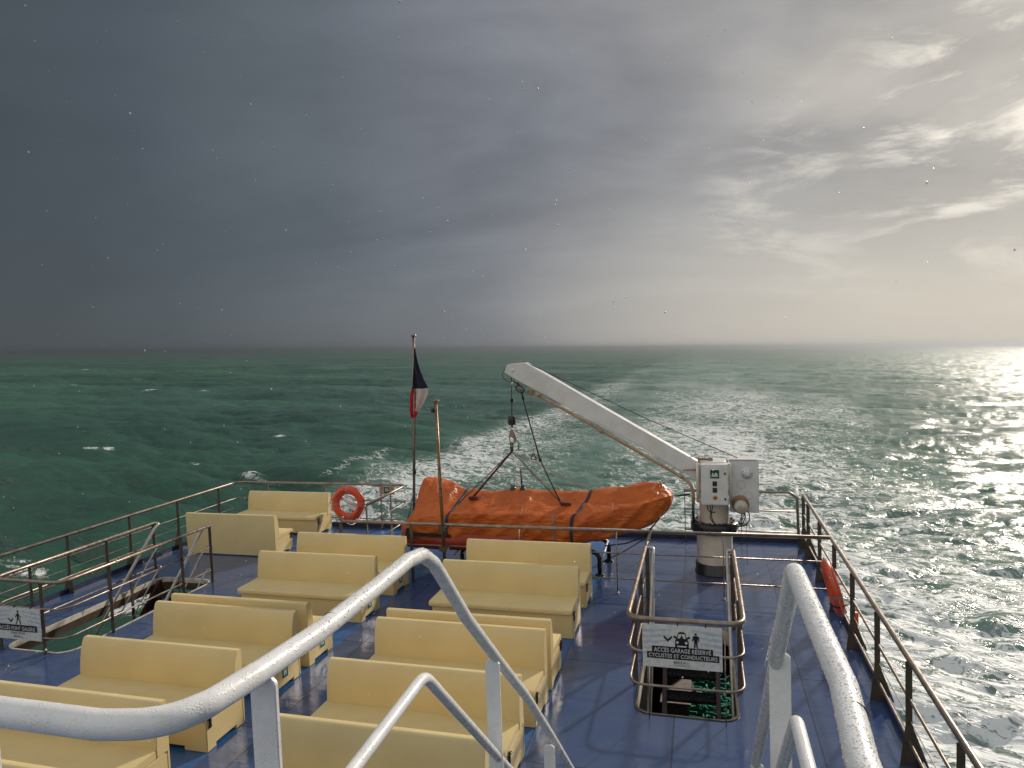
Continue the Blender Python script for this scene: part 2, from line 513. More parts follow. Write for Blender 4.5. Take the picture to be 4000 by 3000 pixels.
def tarp_mat(name, c1, c2):
    m, g = new_mat(name)
    co = g.n('ShaderNodeTexCoord').outputs['Object']
    nz = g.noise(co, 2.2, 5, 0.6, 0.5)
    col = g.mix(g.smooth(nz, 0.35, 0.7), c1, c2)
    sc = g.n('ShaderNodeTexVoronoi', {'Vector': co, 'Scale': 7.0})
    col = g.mix(g.math('MULTIPLY', g.smooth(sc.outputs[0], 0.11, 0.06), g.smooth(g.noise(co, 1.3, 2), 0.50, 0.60)), col, (0.62, 0.30, 0.15))
    wr = g.n('ShaderNodeMapping', {'Vector': co, 'Scale': (0.45, 1.2, 1.2), 'Rotation': (0, math.radians(18), 0)})
    f1 = g.noise(wr, 3.3, 4, 0.5, 1.3)
    rid = g.math('SUBTRACT', 1.0, g.math('ABSOLUTE', g.math('MULTIPLY', g.math('SUBTRACT', f1, 0.5), 5.0)))
    h = g.math('ADD', g.math('MULTIPLY', g.math('MAXIMUM', rid, 0.0), 0.016), g.math('MULTIPLY', g.noise(co, 30, 4, 0.6), 0.0015))
    bp = g.n('ShaderNodeBump', {'Height': h, 'Strength': 0.9, 'Distance': 1.0})
    b = g.n('ShaderNodeBsdfPrincipled', {'Base Color': col, 'Roughness': 0.42, 'Specular IOR Level': 0.35, 'Normal': bp.outputs[0]})
    g.n('ShaderNodeOutputMaterial', {'Surface': b})
    return m


M['deck'] = deck_mat()
M['tarp'] = tarp_mat('wet orange tarpaulin', (0.56, 0.125, 0.014), (0.45, 0.088, 0.011))
M['tube_rubber'] = pbr('orange red inflatable tube', (0.33, 0.034, 0.010), (0.26, 0.026, 0.008), 0.32, 0.4, scale=4, bump=0.001, bscale=40)

# ------------------------------------------------------------------ deck plate with its two stair openings
DX0, DX1, DY0, DY1 = -11.55, 2.02, -6.0, 15.42


def rrect(x0, x1, y0, y1, r, n=6):
    P = []
    for cx, cy, a0 in ((x1 - r, y1 - r, 0), (x0 + r, y1 - r, 90), (x0 + r, y0 + r, 180), (x1 - r, y0 + r, 270)):
        for k in range(n + 1):
            t = math.radians(a0 + 90 * k / n)
            P.append((cx + r * math.cos(t), cy + r * math.sin(t)))
    return P


HOLE_L = rrect(-10.42, -9.18, 8.04, 11.32, 0.24)
HOLE_R = rrect(-0.84, 0.34, 8.04, 10.62, 0.20)


def plate(name, outer, holes, z0, z1, mat):
    loops = [[Vector((x, y, 0)) for x, y in L] for L in [outer] + holes]
    flat = [p for L in loops for p in L]
    tris = geometry.tessellate_polygon(loops)
    mb = MB()
    mb.add([(p.x, p.y, z1) for p in flat], [tuple(t) for t in tris])
    mb.add([(p.x, p.y, z0) for p in flat], [tuple(reversed(t)) for t in tris])
    L = loops[0]
    n = len(L)
    mb.add([(p.x, p.y, z1) for p in L] + [(p.x, p.y, z0) for p in L], [(i, (i + 1) % n, n + (i + 1) % n, n + i) for i in range(n)])
    return mb.build(name, mat)


deck = plate('deck', [(DX0, DY0), (DX1, DY0), (DX1, DY1), (DX0, DY1)], [HOLE_L, HOLE_R], -0.20, 0.0, M['deck'])
deck['kind'] = 'structure'
# raised edge of the deck
mb = MB()
mb.box(DX1 - 0.02, DX1 + 0.03, DY0, DY1 - 0.05, -0.25, 0.085)
mb.box(DX0 - 0.03, DX0 + 0.02, DY0, DY1 - 0.05, -0.25, 0.085)
mb.box(DX0 - 0.03, DX1 + 0.03, DY1 - 0.05, DY1, -0.25, 0.10)
edge = mb.build('deck_edge', M['hull'])
edge['kind'] = 'structure'
# ship's side, stern and the lower deck seen through the stair openings
mb = MB()
mb.box(DX1 - 0.05, DX1, DY0, DY1 - 0.10, -8.6, -0.26)
mb.box(DX0, DX0 + 0.06, DY0, DY1 - 0.10, -8.6, -1.9)
mb.box(DX0 + 0.06, DX1 - 0.05, DY1 - 0.20, DY1 - 0.12, -8.6, -2.0)
mb.box(DX0 + 0.06, 0.2, DY1 - 0.20, DY1 - 0.12, -1.995, -0.26)
mb.box(0.2, DX1 - 0.05, DY1 - 0.20, DY1 - 0.12, -1.15, -0.26)  # unseen stern wall shaped for light: darkens lower deck, gap lets sun onto net
mb.box(DX0 + 0.06, DX1 - 0.05, DY0, DY0 + 0.1, -8.6, -0.26)
mb.box(-8.35, -8.27, DY0 + 0.1, 13.5, -2.86, -0.205)
mb.box(DX0 + 0.0, DX0 + 0.12, 5.9, 6.05, -1.9, -0.26)
mb.box(DX0 + 0.0, DX0 + 0.12, 12.6, 12.75, -1.9, -0.26)
hull = mb.build('hull', M['hull'])
hull['kind'] = 'structure'
mb = MB()
mb.box(DX0 + 0.06, DX1 - 0.05, DY0 + 0.1, DY1 - 0.20, -2.9, -2.8)
ld = mb.build('lower_deck', M['maroon'])
ld['kind'] = 'structure'
mb = MB()
for x in (-0.93, 0.44):
    mb.box(x - 0.02, x + 0.02, 7.2, 11.2, -2.8, -0.205)
bk = mb.build('bulkhead', M['maroon'])
bk['kind'] = 'structure'
# upper landing the photograph is taken from
mb = MB()
mb.box(-6.0, 2.0, -4.0, 0.86, 2.62, 2.75)
mb.box(-0.90, 0.28, 0.86, 1.90, 2.62, 2.75)
ul = mb.build('upper_deck', M['deck'])
ul['kind'] = 'structure'

# ------------------------------------------------------------------ the sea
SX, SY, SN = Vector((0.999659142, -0.000362149, -0.026104961)), Vector((0, 0.999903787, -0.013871463)), Vector((0.026107472, 0.013866735, 0.999562961))
SEA_MW = Matrix((SX, SY, SN)).transposed().to_4x4()
SEA_H = 12.0


def ocean(N, L, seed, V, az, std, lo=0.0, chop=1.0, power=4):
    rs = np.random.RandomState(seed)
    k1 = np.fft.fftfreq(N, 1.0 / N) * 2 * np.pi / L
    kx, ky = np.meshgrid(k1, k1, indexing='ij')
    k = np.hypot(kx, ky)
    k[0, 0] = 1e-6
    Lp = V * V / 9.81
    dx, dy = math.sin(math.radians(az)), math.cos(math.radians(az))
    c = (kx * dx + ky * dy) / k
    P = np.exp(-1.0 / (k * Lp) ** 2) / k ** power * (np.abs(c) ** 6 + 0.03)
    P[k < lo] = 0
    P *= np.exp(-(k * L / N * 0.9) ** 2)
    P[0, 0] = 0
    H = (rs.randn(N, N) + 1j * rs.randn(N, N)) * np.sqrt(P)
    h = np.fft.ifft2(H)
    sc = std / h.real.std()
    h = h.real * sc
    H = np.fft.fft2(h)
    Dx = np.fft.ifft2(-1j * kx / k * H).real * chop
    Dy = np.fft.ifft2(-1j * ky / k * H).real * chop
    gx = np.fft.ifft2(kx * kx / k * H).real * chop
    gy = np.fft.ifft2(ky * ky / k * H).real * chop
    gxy = np.fft.ifft2(kx * ky / k * H).real * chop
    J = (1 - gx) * (1 - gy) - gxy * gxy
    return L, N, (h, -Dx * -1, -Dy * -1, J)


def samp(tile, X, Y):
    L, N, F = tile
    u, v = (X / L * N), (Y / L * N)
    i, j = np.floor(u).astype(int), np.floor(v).astype(int)
    fu, fv = u - i, v - j
    i0, j0, i1, j1 = i % N, j % N, (i + 1) % N, (j + 1) % N
    return [A[i0, j0] * (1 - fu) * (1 - fv) + A[i1, j0] * fu * (1 - fv) + A[i0, j1] * (1 - fu) * fv + A[i1, j1] * fu * fv for A in F]


def sstep(x, a_, b_):
    t = np.clip((x - a_) / (b_ - a_), 0, 1)
    return t * t * (3 - 2 * t)


def build_sea():
    dep = np.concatenate([np.linspace(52, 30, 60, endpoint=False), np.linspace(30, 3.0, 480, endpoint=False),
                          np.linspace(3.0, 0.5, 110, endpoint=False), np.geomspace(0.5, 0.035, 45)])
    r = SEA_H / np.tan(np.radians(dep))
    az = np.radians(np.linspace(-78, 62, 1500))
    R_, A_ = np.meshgrid(r, az, indexing='ij')
    X, Y = R_ * np.sin(A_), R_ * np.cos(A_)
    big = ocean(512, 191.0, 3, 8.0, 18, 0.42, 0.0, 1.2)
    mid = ocean(512, 71.3, 8, 5.0, 32, 0.165, 0.5, 1.2)
    sml = ocean(512, 23.9, 5, 3.0, -8, 0.040, 1.6, 1.0, 3.6)
    lf = ocean(256, 60.0, 21, 30.0, 60, 1.0, 0.0, 0, 3.0)
    lf2 = ocean(256, 143.0, 33, 30.0, 100, 1.0, 0.0, 0, 3.2)
    c1, s1 = math.cos(0.5), math.sin(0.5)
    hb, bx, by, Jb = samp(big, X, Y)
    hm, mx, my, Jm = samp(mid, X * c1 + Y * s1, -X * s1 + Y * c1)
    hs, sx_, sy_, Js = samp(sml, X, Y)
    wander = samp(lf, X, Y)[0]
    wander2 = samp(lf2, X, Y)[0]
    fb = np.exp(-(R_ / 2600.0))
    fm = np.exp(-(R_ / 900.0) ** 1.2)
    fs = np.exp(-(R_ / 260.0) ** 1.5)
    # churned water right behind the stern and along the starboard side
    left = 11.0 + 18.5 * sstep(Y, 14, 56)
    u = np.where(X < -6, (-X - 6 + 1.6 * wander) / (left - 6), np.abs(X + 6 + 1.5 * wander) / (23.0 + 0.11 * np.clip(Y - 40, 0, 400)))
    wake = sstep(u, 1.12, 0.90)
    calm = 1 - 0.45 * wake * sstep(Y, 260, 80)
    Z = hb * fb * calm + hm * fm + hs * fs * (1 + 0.9 * wake)
    XX = X + bx * fb * calm + (mx * c1 - my * s1) * fm
    YY = Y + by * fb * calm + (mx * s1 + my * c1) * fm
    # foam density
    dens = 0.36 + 0.13 * wander2 + 0.06 * wander
    dens += 0.12 * sstep(Y, 75, 50) * sstep(X, -28, -24) * sstep(X, 8, 2) + 0.14 * np.exp(-((X - 4) / 4.5) ** 2) * sstep(Y, 160, 70)
    dens += 0.32 * np.exp(-((X + 25.5) / 4.5) ** 2) + 0.06 * np.exp(-((X - 9) / 8.0) ** 2)
    dens -= 0.34 * np.exp(-((X + 10.5 + 0.03 * (Y - 60)) / 3.2) ** 2) * sstep(Y, 50, 62)
    dens += 0.05 * sstep(Y, 60, 30)
    fade = 1 - 0.58 * sstep(Y, 75, 330)
    foam = np.clip(dens, 0.05, 1.0) * wake * fade * sstep(Y, -60, 10)
    side = sstep(X, 14, 19) * np.exp(-np.clip(X - 17, 0, None) / 24.0) * sstep(Y, 170, 40)
    foam = np.maximum(foam, side * (0.27 + 0.10 * wander2))
    # a thin foam streak beyond the port edge of the wake
    st = np.exp(-((X + 35.5 + 0.13 * (Y - 68) + 0.7 * wander) / 1.0) ** 2) * sstep(Y, 57, 62) * sstep(Y, 80, 72)
    foam = np.maximum(foam, 0.55 * st)
    # breaking crests
    Jt = Jb + 0.5 * (Jm - 1)
    cap = sstep(Jt, 0.30, 0.10) * (0.4 + 0.6 * sstep(wander, -0.4, 0.8)) * sstep(X, -150, 40)
    cap = np.maximum(cap, sstep(Jt, 0.14, 0.0) * 0.9)
    foam = np.maximum(foam, cap * np.exp(-R_ / 1500))
    # the one large white crest off the port quarter
    c0 = np.exp(-(((X + 42.8) / 1.5) ** 2 + ((Y - 60.4 + 0.25 * (X + 42.8)) / 0.75) ** 2))
    c0 = np.maximum(c0, 0.6 * np.exp(-(((X + 39.8) / 2.6) ** 2 + ((Y - 59.2 + 0.1 * (X + 39.8)) / 0.45) ** 2)))
    foam = np.maximum(foam, 0.98 * c0)
    for wx, wy, ws in ((-154.2, 169.1, 3.0), (-239.9, 253.8, 4.0), (-213.5, 199.6, 3.2), (-141.1, 174.7, 2.6), (-72.9, 70.2, 1.1), (-70.6, 70.2, 1.2), (-55.5, 66.5, 1.3),
                       (-384.1, 366.2, 5.0), (-226.8, 313.0, 5.5), (-56.4, 85.9, 1.0), (-36.9, 29.9, 1.0), (-34.6, 29.2, 1.2), (32.8, 117.4, 3.0), (16.5, 64.5, 2.2), (33.0, 103.0, 3.0), (-25.0, 24.9, 1.6), (-23.6, 24.2, 1.2)):
        foam = np.maximum(foam, 0.92 * np.exp(-(((X - wx) / (ws * 1.3)) ** 2 + ((Y - wy + 0.2 * (X - wx)) / (ws * 0.55)) ** 2)))
    Z += 0.55 * np.exp(-(((X + 43.0) / 1.7) ** 2 + ((Y - 60.8) / 1.1) ** 2))
    aer_sheen = np.clip(wake * (0.55 + 0.25 * wander2) * (1 - 0.6 * sstep(Y, 200, 900)), 0, 1)
    aer_sheen = np.maximum(aer_sheen, 0.85 * side)
    aer_sheen = np.maximum(aer_sheen, 0.45 * sstep(X / np.maximum(R_, 1), -0.12, 0.25))  # paler towards the sun's bearing: silvery sheen painted into the water colour
    nr, nc = X.shape
    co = np.stack([XX, YY, Z], -1).reshape(-1, 3)
    idx = np.arange(nr * nc).reshape(nr, nc)
    quads = np.stack([idx[:-1, :-1], idx[:-1, 1:], idx[1:, 1:], idx[1:, :-1]], -1).reshape(-1, 4)[:, ::-1]
    foam, aer_sheen = foam.ravel(), aer_sheen.ravel()
    # low-resolution remainder: the water behind, and a floor reaching the horizon
    ang = np.radians(np.linspace(0, 360, 121)[:-1])
    rr = np.array([0.0, 40, 200, 1000, 5000, 20500])
    ex, ef = [], []
    for q in rr:
        for t in ang:
            ex.append((q * math.sin(t), q * math.cos(t), -1.6 if q < 19000 else -0.6))
    b0 = len(co)
    for i in range(len(rr) - 1):
        for j in range(120):
            j2 = (j + 1) % 120
            ef.append((b0 + i * 120 + j, b0 + (i + 1) * 120 + j, b0 + (i + 1) * 120 + j2, b0 + i * 120 + j2))
    co = np.concatenate([co, np.array(ex)])
    quads = np.concatenate([quads, np.array(ef)[:, ::-1]])
    foam = np.concatenate([foam, np.zeros(len(ex))])
    aer_sheen = np.concatenate([aer_sheen, np.zeros(len(ex))])
    me = bpy.data.meshes.new('water')
    me.vertices.add(len(co))
    me.vertices.foreach_set('co', co.astype(np.float32).ravel())
    me.loops.add(quads.size)
    me.loops.foreach_set('vertex_index', quads.astype(np.int32).ravel())
    me.polygons.add(len(quads))
    me.polygons.foreach_set('loop_start', np.arange(0, quads.size, 4, dtype=np.int32))
    me.polygons.foreach_set('loop_total', np.full(len(quads), 4, dtype=np.int32))
    me.polygons.foreach_set('use_smooth', np.ones(len(quads), dtype=bool))
    me.update()
    me.validate()
    for nm, arr in (('foam', foam), ('aer_sheen', aer_sheen)):
        at = me.attributes.new(nm, 'FLOAT', 'POINT')
        at.data.foreach_set('value', arr.astype(np.float32))
    o = bpy.data.objects.new('water', me)
    COL.objects.link(o)
    o.matrix_world = Matrix.Translation(CAM - SN * SEA_H) @ SEA_MW
    o['kind'] = 'structure'
    m, g = new_mat('green sea water')
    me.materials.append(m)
    tc = g.n('ShaderNodeTexCoord').outputs['Object']
    fo = g.n('ShaderNodeAttribute', attribute_name='foam').outputs['Fac']
    ae = g.n('ShaderNodeAttribute', attribute_name='aer_sheen').outputs['Fac']
    dist = g.vmath('LENGTH', tc)
    flat = g.n('ShaderNodeMapping', {'Vector': tc, 'Scale': (1, 1, 0.3)})
    warp = g.n('ShaderNodeTexNoise', {'Vector': flat, 'Scale': 0.55, 'Detail': 3.0})
    wv = g.vmath('ADD', flat, g.vmath('SCALE', g.vmath('SUBTRACT', warp.outputs[1], (0.5, 0.5, 0.5)), None))
    wv.node.inputs[1].links[0].from_node.inputs['Scale'].default_value = 2.6
    st0 = g.n('ShaderNodeMapping', {'Vector': wv, 'Rotation': (0, 0, math.radians(18))})
    st = g.n('ShaderNodeMapping', {'Vector': st0, 'Scale': (0.48, 1.45, 1)})

    def ridge(vec, sc, sharp, det):
        n_ = g.noise(vec, sc, det, 0.62, 0.35)
        return g.math('SUBTRACT', 1.0, g.math('MULTIPLY', g.math('ABSOLUTE', g.math('SUBTRACT', n_, 0.5)), sharp), clamp=True)
    r1 = ridge(st, 0.75, 7.0, 3)
    r2 = ridge(st, 2.3, 6.0, 4)
    r3 = g.noise(st, 8.5, 5, 0.75)
    lace = g.math('ADD', g.math('MULTIPLY', r1, 0.40), g.math('ADD', g.math('MULTIPLY', r2, 0.36), g.math('MULTIPLY', r3, 0.30)))
    thr = g.math('SUBTRACT', 1.02, g.math('MULTIPLY', fo, 0.62))
    ff = g.smooth(g.math('SUBTRACT', lace, thr), -0.09, 0.16)
    ff = g.math('MULTIPLY', ff, g.smooth(fo, 0.02, 0.16))
    # broad patches of clearer green in deep water
    bn = g.noise(g.n('ShaderNodeMapping', {'Vector': tc, 'Scale': (0.35, 1, 1)}), 0.02, 4, 0.6)
    deep = g.mix(g.smooth(bn, 0.38, 0.66), (0.019, 0.068, 0.042), (0.048, 0.138, 0.088))
    st_a = g.n('ShaderNodeMapping', {'Vector': tc, 'Scale': (0.4, 1.2, 1)})
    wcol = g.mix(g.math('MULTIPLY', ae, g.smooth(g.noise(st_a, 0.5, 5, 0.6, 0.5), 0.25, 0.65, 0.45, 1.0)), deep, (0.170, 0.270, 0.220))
    rp0 = g.n('ShaderNodeMapping', {'Vector': tc, 'Rotation': (0, 0, math.radians(18))})
    rp = g.n('ShaderNodeMapping', {'Vector': rp0, 'Scale': (0.34, 1.40, 1)})
    near = g.smooth(dist, 420, 25)
    nearer = g.smooth(dist, 320, 15)
    hb_ = g.math('MULTIPLY', g.noise(rp, 0.9, 5, 0.6, 0.4), g.math('ADD', 0.14, g.math('MULTIPLY', near, 0.14)))
    hf_ = g.math('MULTIPLY', g.noise(rp, 4.5, 4, 0.6, 0.3), g.math('ADD', 0.010, g.math('MULTIPLY', nearer, 0.034)))
    hc_ = g.math('MULTIPLY', g.noise(rp, 0.30, 3, 0.5, 0.6), 0.07)
    hb_ = g.math('ADD', hb_, hc_)
    hh = g.math('ADD', g.math('ADD', hb_, hf_), g.math('MULTIPLY', ff, 0.05))
    bp = g.n('ShaderNodeBump', {'Height': hh, 'Strength': 1.0, 'Distance': 1.0})
    wat = g.n('ShaderNodeBsdfPrincipled', {'Base Color': wcol, 'Roughness': g.smooth(dist, 20, 450, 0.17, 0.44), 'IOR': 1.33, 'Normal': bp.outputs[0]})
    fob = g.n('ShaderNodeBsdfPrincipled', {'Base Color': (0.74, 0.77, 0.76), 'Roughness': 0.6, 'Normal': bp.outputs[0]})
    mx_ = g.n('ShaderNodeMixShader', {0: g.math('MULTIPLY', ff, 0.92), 1: wat, 2: fob})
    g.n('ShaderNodeOutputMaterial', {'Surface': mx_})


build_sea()

# ------------------------------------------------------------------ sea haze, a closed box round ship and water
if HAZE_DENSITY > 0:
    mb = MB()
    mb.box(-21500, 21500, -21500, 21500, -3.0, 20.0)
    hz = mb.build('haze', None)
    hz.matrix_world = Matrix.Translation(CAM - SN * SEA_H) @ SEA_MW
    hz['kind'] = 'stuff'
    m, g = new_mat('sea haze')
    hz.data.materials.clear()
    hz.data.materials.append(m)
    pv = g.n('ShaderNodeVolumePrincipled', {'Color': (0.50, 0.54, 0.575), 'Density': HAZE_DENSITY, 'Anisotropy': 0.84})
    g.n('ShaderNodeOutputMaterial', {'Volume': pv})

# ------------------------------------------------------------------ benches
def make_bench(side, marks):
    """bench facing -Y, base centre of its rear edge at the origin; marks: latch / sign on the right-hand end"""
    t = thing('bench', (0, 0, 0), 'x', 'bench', 'cream moulded benches set out in rows on the deck')
    mb = MB()
    mb.box(-1.10, 1.108, -0.655, -0.004, 0.045, 0.362, bev=0.010)
    for x0, x1 in ((-1.097, -0.80), (0.80, 1.105)):
        for y0, y1 in ((-0.652, -0.50), (-0.16, -0.007)):
            mb.box(x0, x1, y0, y1, 0.0, 0.075, bev=0.008)
    mb.build('seat_box', M['cream'], t)
    mb = MB()
    mb.prism([(-0.700, 0.378), (-0.690, 0.366), (-0.14, 0.366), (-0.14, 0.452), (-0.668, 0.452), (-0.690, 0.443), (-0.700, 0.422)],
             lambda u, v, d: Vector((d, u, v)), -1.135, 1.105, bev=0.006)
    mb.build('seat', M['cream'], t)
    mb = MB()
    prof = [(0.0, 0.02), (0.0, 0.875), (-0.006, 0.893), (-0.022, 0.900), (-0.070, 0.900), (-0.088, 0.891), (-0.105, 0.86), (-0.135, 0.76),
            (-0.152, 0.66), (-0.163, 0.56), (-0.168, 0.45), (-0.168, 0.37), (-0.032, 0.37), (-0.032, 0.02)]
    mb.prism([(u, v) for u, v in prof], lambda u, v, d: Vector((d, u, v)), -1.112, 1.112, bev=0.004)
    mb.build('backrest', M['cream'], t)
    if 'latch' in marks:
        X = 1.109
        y = -0.60 if side > 0 else -0.60
        mb = MB()
        mb.box(X, X + 0.012, y - 0.028, y + 0.028, 0.355, 0.375, bev=0.002)
        mb.box(X, X + 0.022, y - 0.012, y + 0.012, 0.285, 0.40, bev=0.003)
        mb.box(X, X + 0.016, y - 0.022, y + 0.022, 0.262, 0.292, bev=0.003)
        mb.tube([(X + 0.02, y - 0.018, 0.40), (X + 0.034, y - 0.018, 0.385), (X + 0.034, y + 0.018, 0.385), (X + 0.02, y + 0.018, 0.40)], 0.004, 6)
        mb.build('latch', M['black'], t)
    if 'sign' in marks:
        X = 1.113
        y0, z0, w, h = -0.43, 0.135, 0.14, 0.18
        mb = MB()
        mb.box(X - 0.02, X, y0, y0 + w, z0, z0 + h, mat=0)
        mb.box(X - 0.01, X + 0.001, y0 + 0.008, y0 + w - 0.008, z0 + 0.008, z0 + h - 0.008, mat=1)
        cy, cz = y0 + w / 2, z0 + h / 2
        vest = [(-0.030, -0.052), (-0.006, -0.052), (-0.006, -0.012), (0.006, -0.012), (0.006, -0.052), (0.030, -0.052), (0.031, 0.006),
                (0.023, 0.036), (0.009, 0.050), (-0.009, 0.050), (-0.023, 0.036), (-0.031, 0.006)]
        mb.prism(vest, lambda u, v, d: Vector((d, cy + u, cz + v)), X - 0.004, X + 0.002, mat=0)
        ring = [(0.010 * math.cos(i * math.pi / 6), 0.020 + 0.013 * math.sin(i * math.pi / 6)) for i in range(12)]
        mb.prism(ring, lambda u, v, d: Vector((d, cy + u, cz + v)), X - 0.003, X + 0.003, mat=1)
        mb.build('lifejacket_sign', [M['sign_white'], M['green_sign']], t)
    return t


def copy_tree(o):
    c = o.copy()
    COL.objects.link(c)
    for ch in o.children:
        d = ch.copy()
        COL.objects.link(d)
        d.parent = c
        for g_ in ch.children:
            e_ = g_.copy()
            COL.objects.link(e_)
            e_.parent = d
    return c


protos = {}
BENCHES = [
    (-3.0, 11.77, 0, 'latch', 'cream bench of the right column closest to the orange boat'),
    (-3.0, 10.56, 0, 'latch', 'cream bench with black latch, second from the orange boat in the right column'),
    (-3.0, 8.345, 1, 'latch', 'cream bench of the right column turned towards the orange boat, back against another bench'),
    (-3.0, 8.13, 0, 'latch', "cream bench facing the camera in the right column's back-to-back pair"),
    (-3.0, 6.94, 0, 'latch', "cream bench just behind the lower white rail's bend, one row before the back-to-back pair"),
    (-3.0, 5.73, 0, 'latch', "cream bench of the right column nearest the camera, cut by the photo's bottom edge"),
    (-9.93, 15.17, 0, 'latch', 'cream bench beside the lifebuoy in the far left stern corner'),
    (-9.93, 12.82, 1, 'latch', 'cream bench showing its flat shaded back, beside the far left stair opening'),
    (-6.42, 11.77, 0, 'sign', 'cream bench of the middle column closest to the stern, left of the brown pole'),
    (-6.42, 10.55, 0, 'sign', 'cream bench with a green sign, second from the stern in the middle column'),
    (-6.42, 8.345, 1, 'sign', 'cream bench of the middle column turned towards the stern, back against another bench'),
    (-6.42, 8.13, 0, 'sign', "cream bench facing the camera with green lifejacket sign, in the middle column's back-to-back pair"),
    (-6.42, 6.93, 0, 'latch', 'cream bench above the curve of the white handrail, one row nearer than the middle pair'),
    (-6.42, 5.73, 0, 'latch', "cream bench crossed by the curved white handrail at the photo's left edge"),
    (-6.42, 4.55, 0, 'latch', 'cream bench in the bottom left corner, only its top edge showing'),
]
for x, y, turned, marks, lab in BENCHES:
    key = (turned, marks)
    if key not in protos:
        o = make_bench(1, marks)
        if turned:   # facing the stern: mirrored so that the fittings stay on the aisle end
            for ch in o.children:
                ch.data.transform(Matrix.Scale(-1, 4, (0, 1, 0)))
                ch.data.flip_normals()
        protos[key] = o
    else:
        o = copy_tree(protos[key])
    o.location = (x, y, 0)
    o['label'] = lab
    o['group'] = 'cream moulded benches set out in rows on the deck'


# ------------------------------------------------------------------ railings
def post_mb(x, y, z1, ax='x', flare=0.0, w=0.062, t=0.014, mb=None, inward=1):
    """flat bar post; ax: direction of its broad side; flare widens its foot"""
    mb = mb or MB()
    zf = 0.42
    P = [(-w / 2, z1), (-w / 2, zf), (-w / 2 - flare * (0.35 if inward > 0 else 1), 0.0), (w / 2 + flare * (1 if inward > 0 else 0.35), 0.0), (w / 2, zf), (w / 2, z1)]
    P = [(u * -1, v) for u, v in P]
    if ax == 'x':
        fn = lambda u, v, d: Vector((x + u, y + d, v))
    else:
        fn = lambda u, v, d: Vector((x + d, y + u, v))
    return mb.prism(P, fn, -t / 2, t / 2, bev=0.003)


def railing(name, loc, label, runs, posts, group='steel railings round the deck', mat_r='steel'):
    """runs: (part name, points, radius, fillet); posts: (x, y, z1, ax, flare, inward)"""
    t = thing(name, loc, label, 'railing', group)
    for nm, pts, r, fil in runs:
        MB().tube(pts, r, 14 if r > 0.02 else 8, fillet=fil, fseg=8).build(nm, M[mat_r], t)
    for p in posts:
        post_mb(*p[:2], p[2], p[3], p[4], inward=p[5] if len(p) > 5 else 1).build('post', M['post'], t)
    return t


ZT, ZM, ZW, ZL = 1.10, 0.70, 0.47, 0.26
LX, RX, SYY = -11.49, 1.93, 15.24


def lower(z): return [(LX, -4, z), (LX, SYY, z), (-6.83, SYY, z), (-6.83, 13.15, z)]


railing('railing', (LX, 6.0, 0), "long brown railing along the deck's left edge, running round to the stern lifebuoy",
        [('top_rail', lower(ZT), 0.030, 0.28), ('middle_rail', lower(ZM), 0.014, 0.16), ('guard_wire', [(LX, -4, ZW), (LX, SYY - 0.2, ZW)], 0.005, 0),
         ('lower_rail', lower(ZL), 0.014, 0.16)],
        [(LX, y, 1.075, 'x', 0.13) for y in (0.2, 1.65, 3.1, 4.5, 5.9, 7.35, 8.8, 10.25, 11.72, 13.1, 14.5)] +
        [(x, SYY, 1.075, 'y', 0.06) for x in (-10.6, -9.0, -7.50)] + [(-6.83, 14.35, 1.075, 'y', 0.16), (-6.83, 13.17, 1.075, 'y', 0.0)])


def r_lower(z): return [(RX, -4, z), (RX, 15.20, z), (RX - 0.02, SYY + 0.02, z), (-0.42, SYY, z)]


railing('railing', (RX, 6.0, 0), "brown railing with dark flared posts along the deck's right edge, above the foaming wake",
        [('top_rail', [(RX + 0.01, -4, ZT), (RX, 14.95, ZT)], 0.030, 0), ('middle_rail', [(RX, -4, ZM), (RX, 15.1, ZM)], 0.016, 0),
         ('guard_wire', [(RX + 0.01, -4, ZW), (RX + 0.01, 15.1, ZW)], 0.005, 0), ('lower_rail', [(RX, -4, ZL), (RX, 15.1, ZL)], 0.016, 0)],
        [(RX, y, 1.075, 'x', 0.15, -1) for y in (0.1, 1.6, 3.1, 4.6, 6.1, 7.55, 8.85, 10.25, 11.6, 13.0, 14.35, 15.0)])
railing('railing', (0.8, SYY, 0), 'short dark railing across the stern behind the crane, bent down at its right corner',
        [('top_rail', [(-0.42, SYY, ZT), (1.70, SYY, ZT), (1.84, SYY - 0.02, ZT - 0.10), (1.86, 15.16, 0.02)], 0.028, 0.16),
         ('middle_rail', [(-0.42, SYY, ZM), (1.84, SYY, ZM)], 0.015, 0), ('lower_rail', [(-0.42, SYY, ZL), (1.84, SYY, ZL)], 0.015, 0)],
        [(-0.40, SYY, 1.075, 'y', 0.05), (0.75, SYY, 1.075, 'y', 0.05)])
railing('railing', (-2.2, 11.9, 0), 'waist-high railing with thin posts crossing the deck between benches and orange boat',
        [('top_rail', [(-6.80, 12.0, ZT), (-6.66, 11.88, ZT), (1.93, 11.90, ZT)], 0.030, 0.10), ('middle_rail', [(-6.70, 11.88, 0.705), (1.90, 11.90, 0.705)], 0.013, 0),
         ('lower_rail', [(-6.70, 11.88, 0.26), (1.90, 11.90, 0.26)], 0.013, 0)],
        [(-6.72, 11.88, 1.075, 'x', 0.0), (-5.27, 11.88, 1.075, 'x', 0.0)])
tt = [o for o in COL.objects if o.get('label', '').startswith('waist-high')][0]
for x in (-3.2, -1.47, 0.29):
    MB().tube([(x, 11.885, 0.0), (x, 11.885, 1.09)], 0.011, 8).lathe([(0.03, 0.004), (0.03, 0.02), (0.011, 0.03)], (x, 11.885, 0), n=10).build('post', M['steel'], tt)
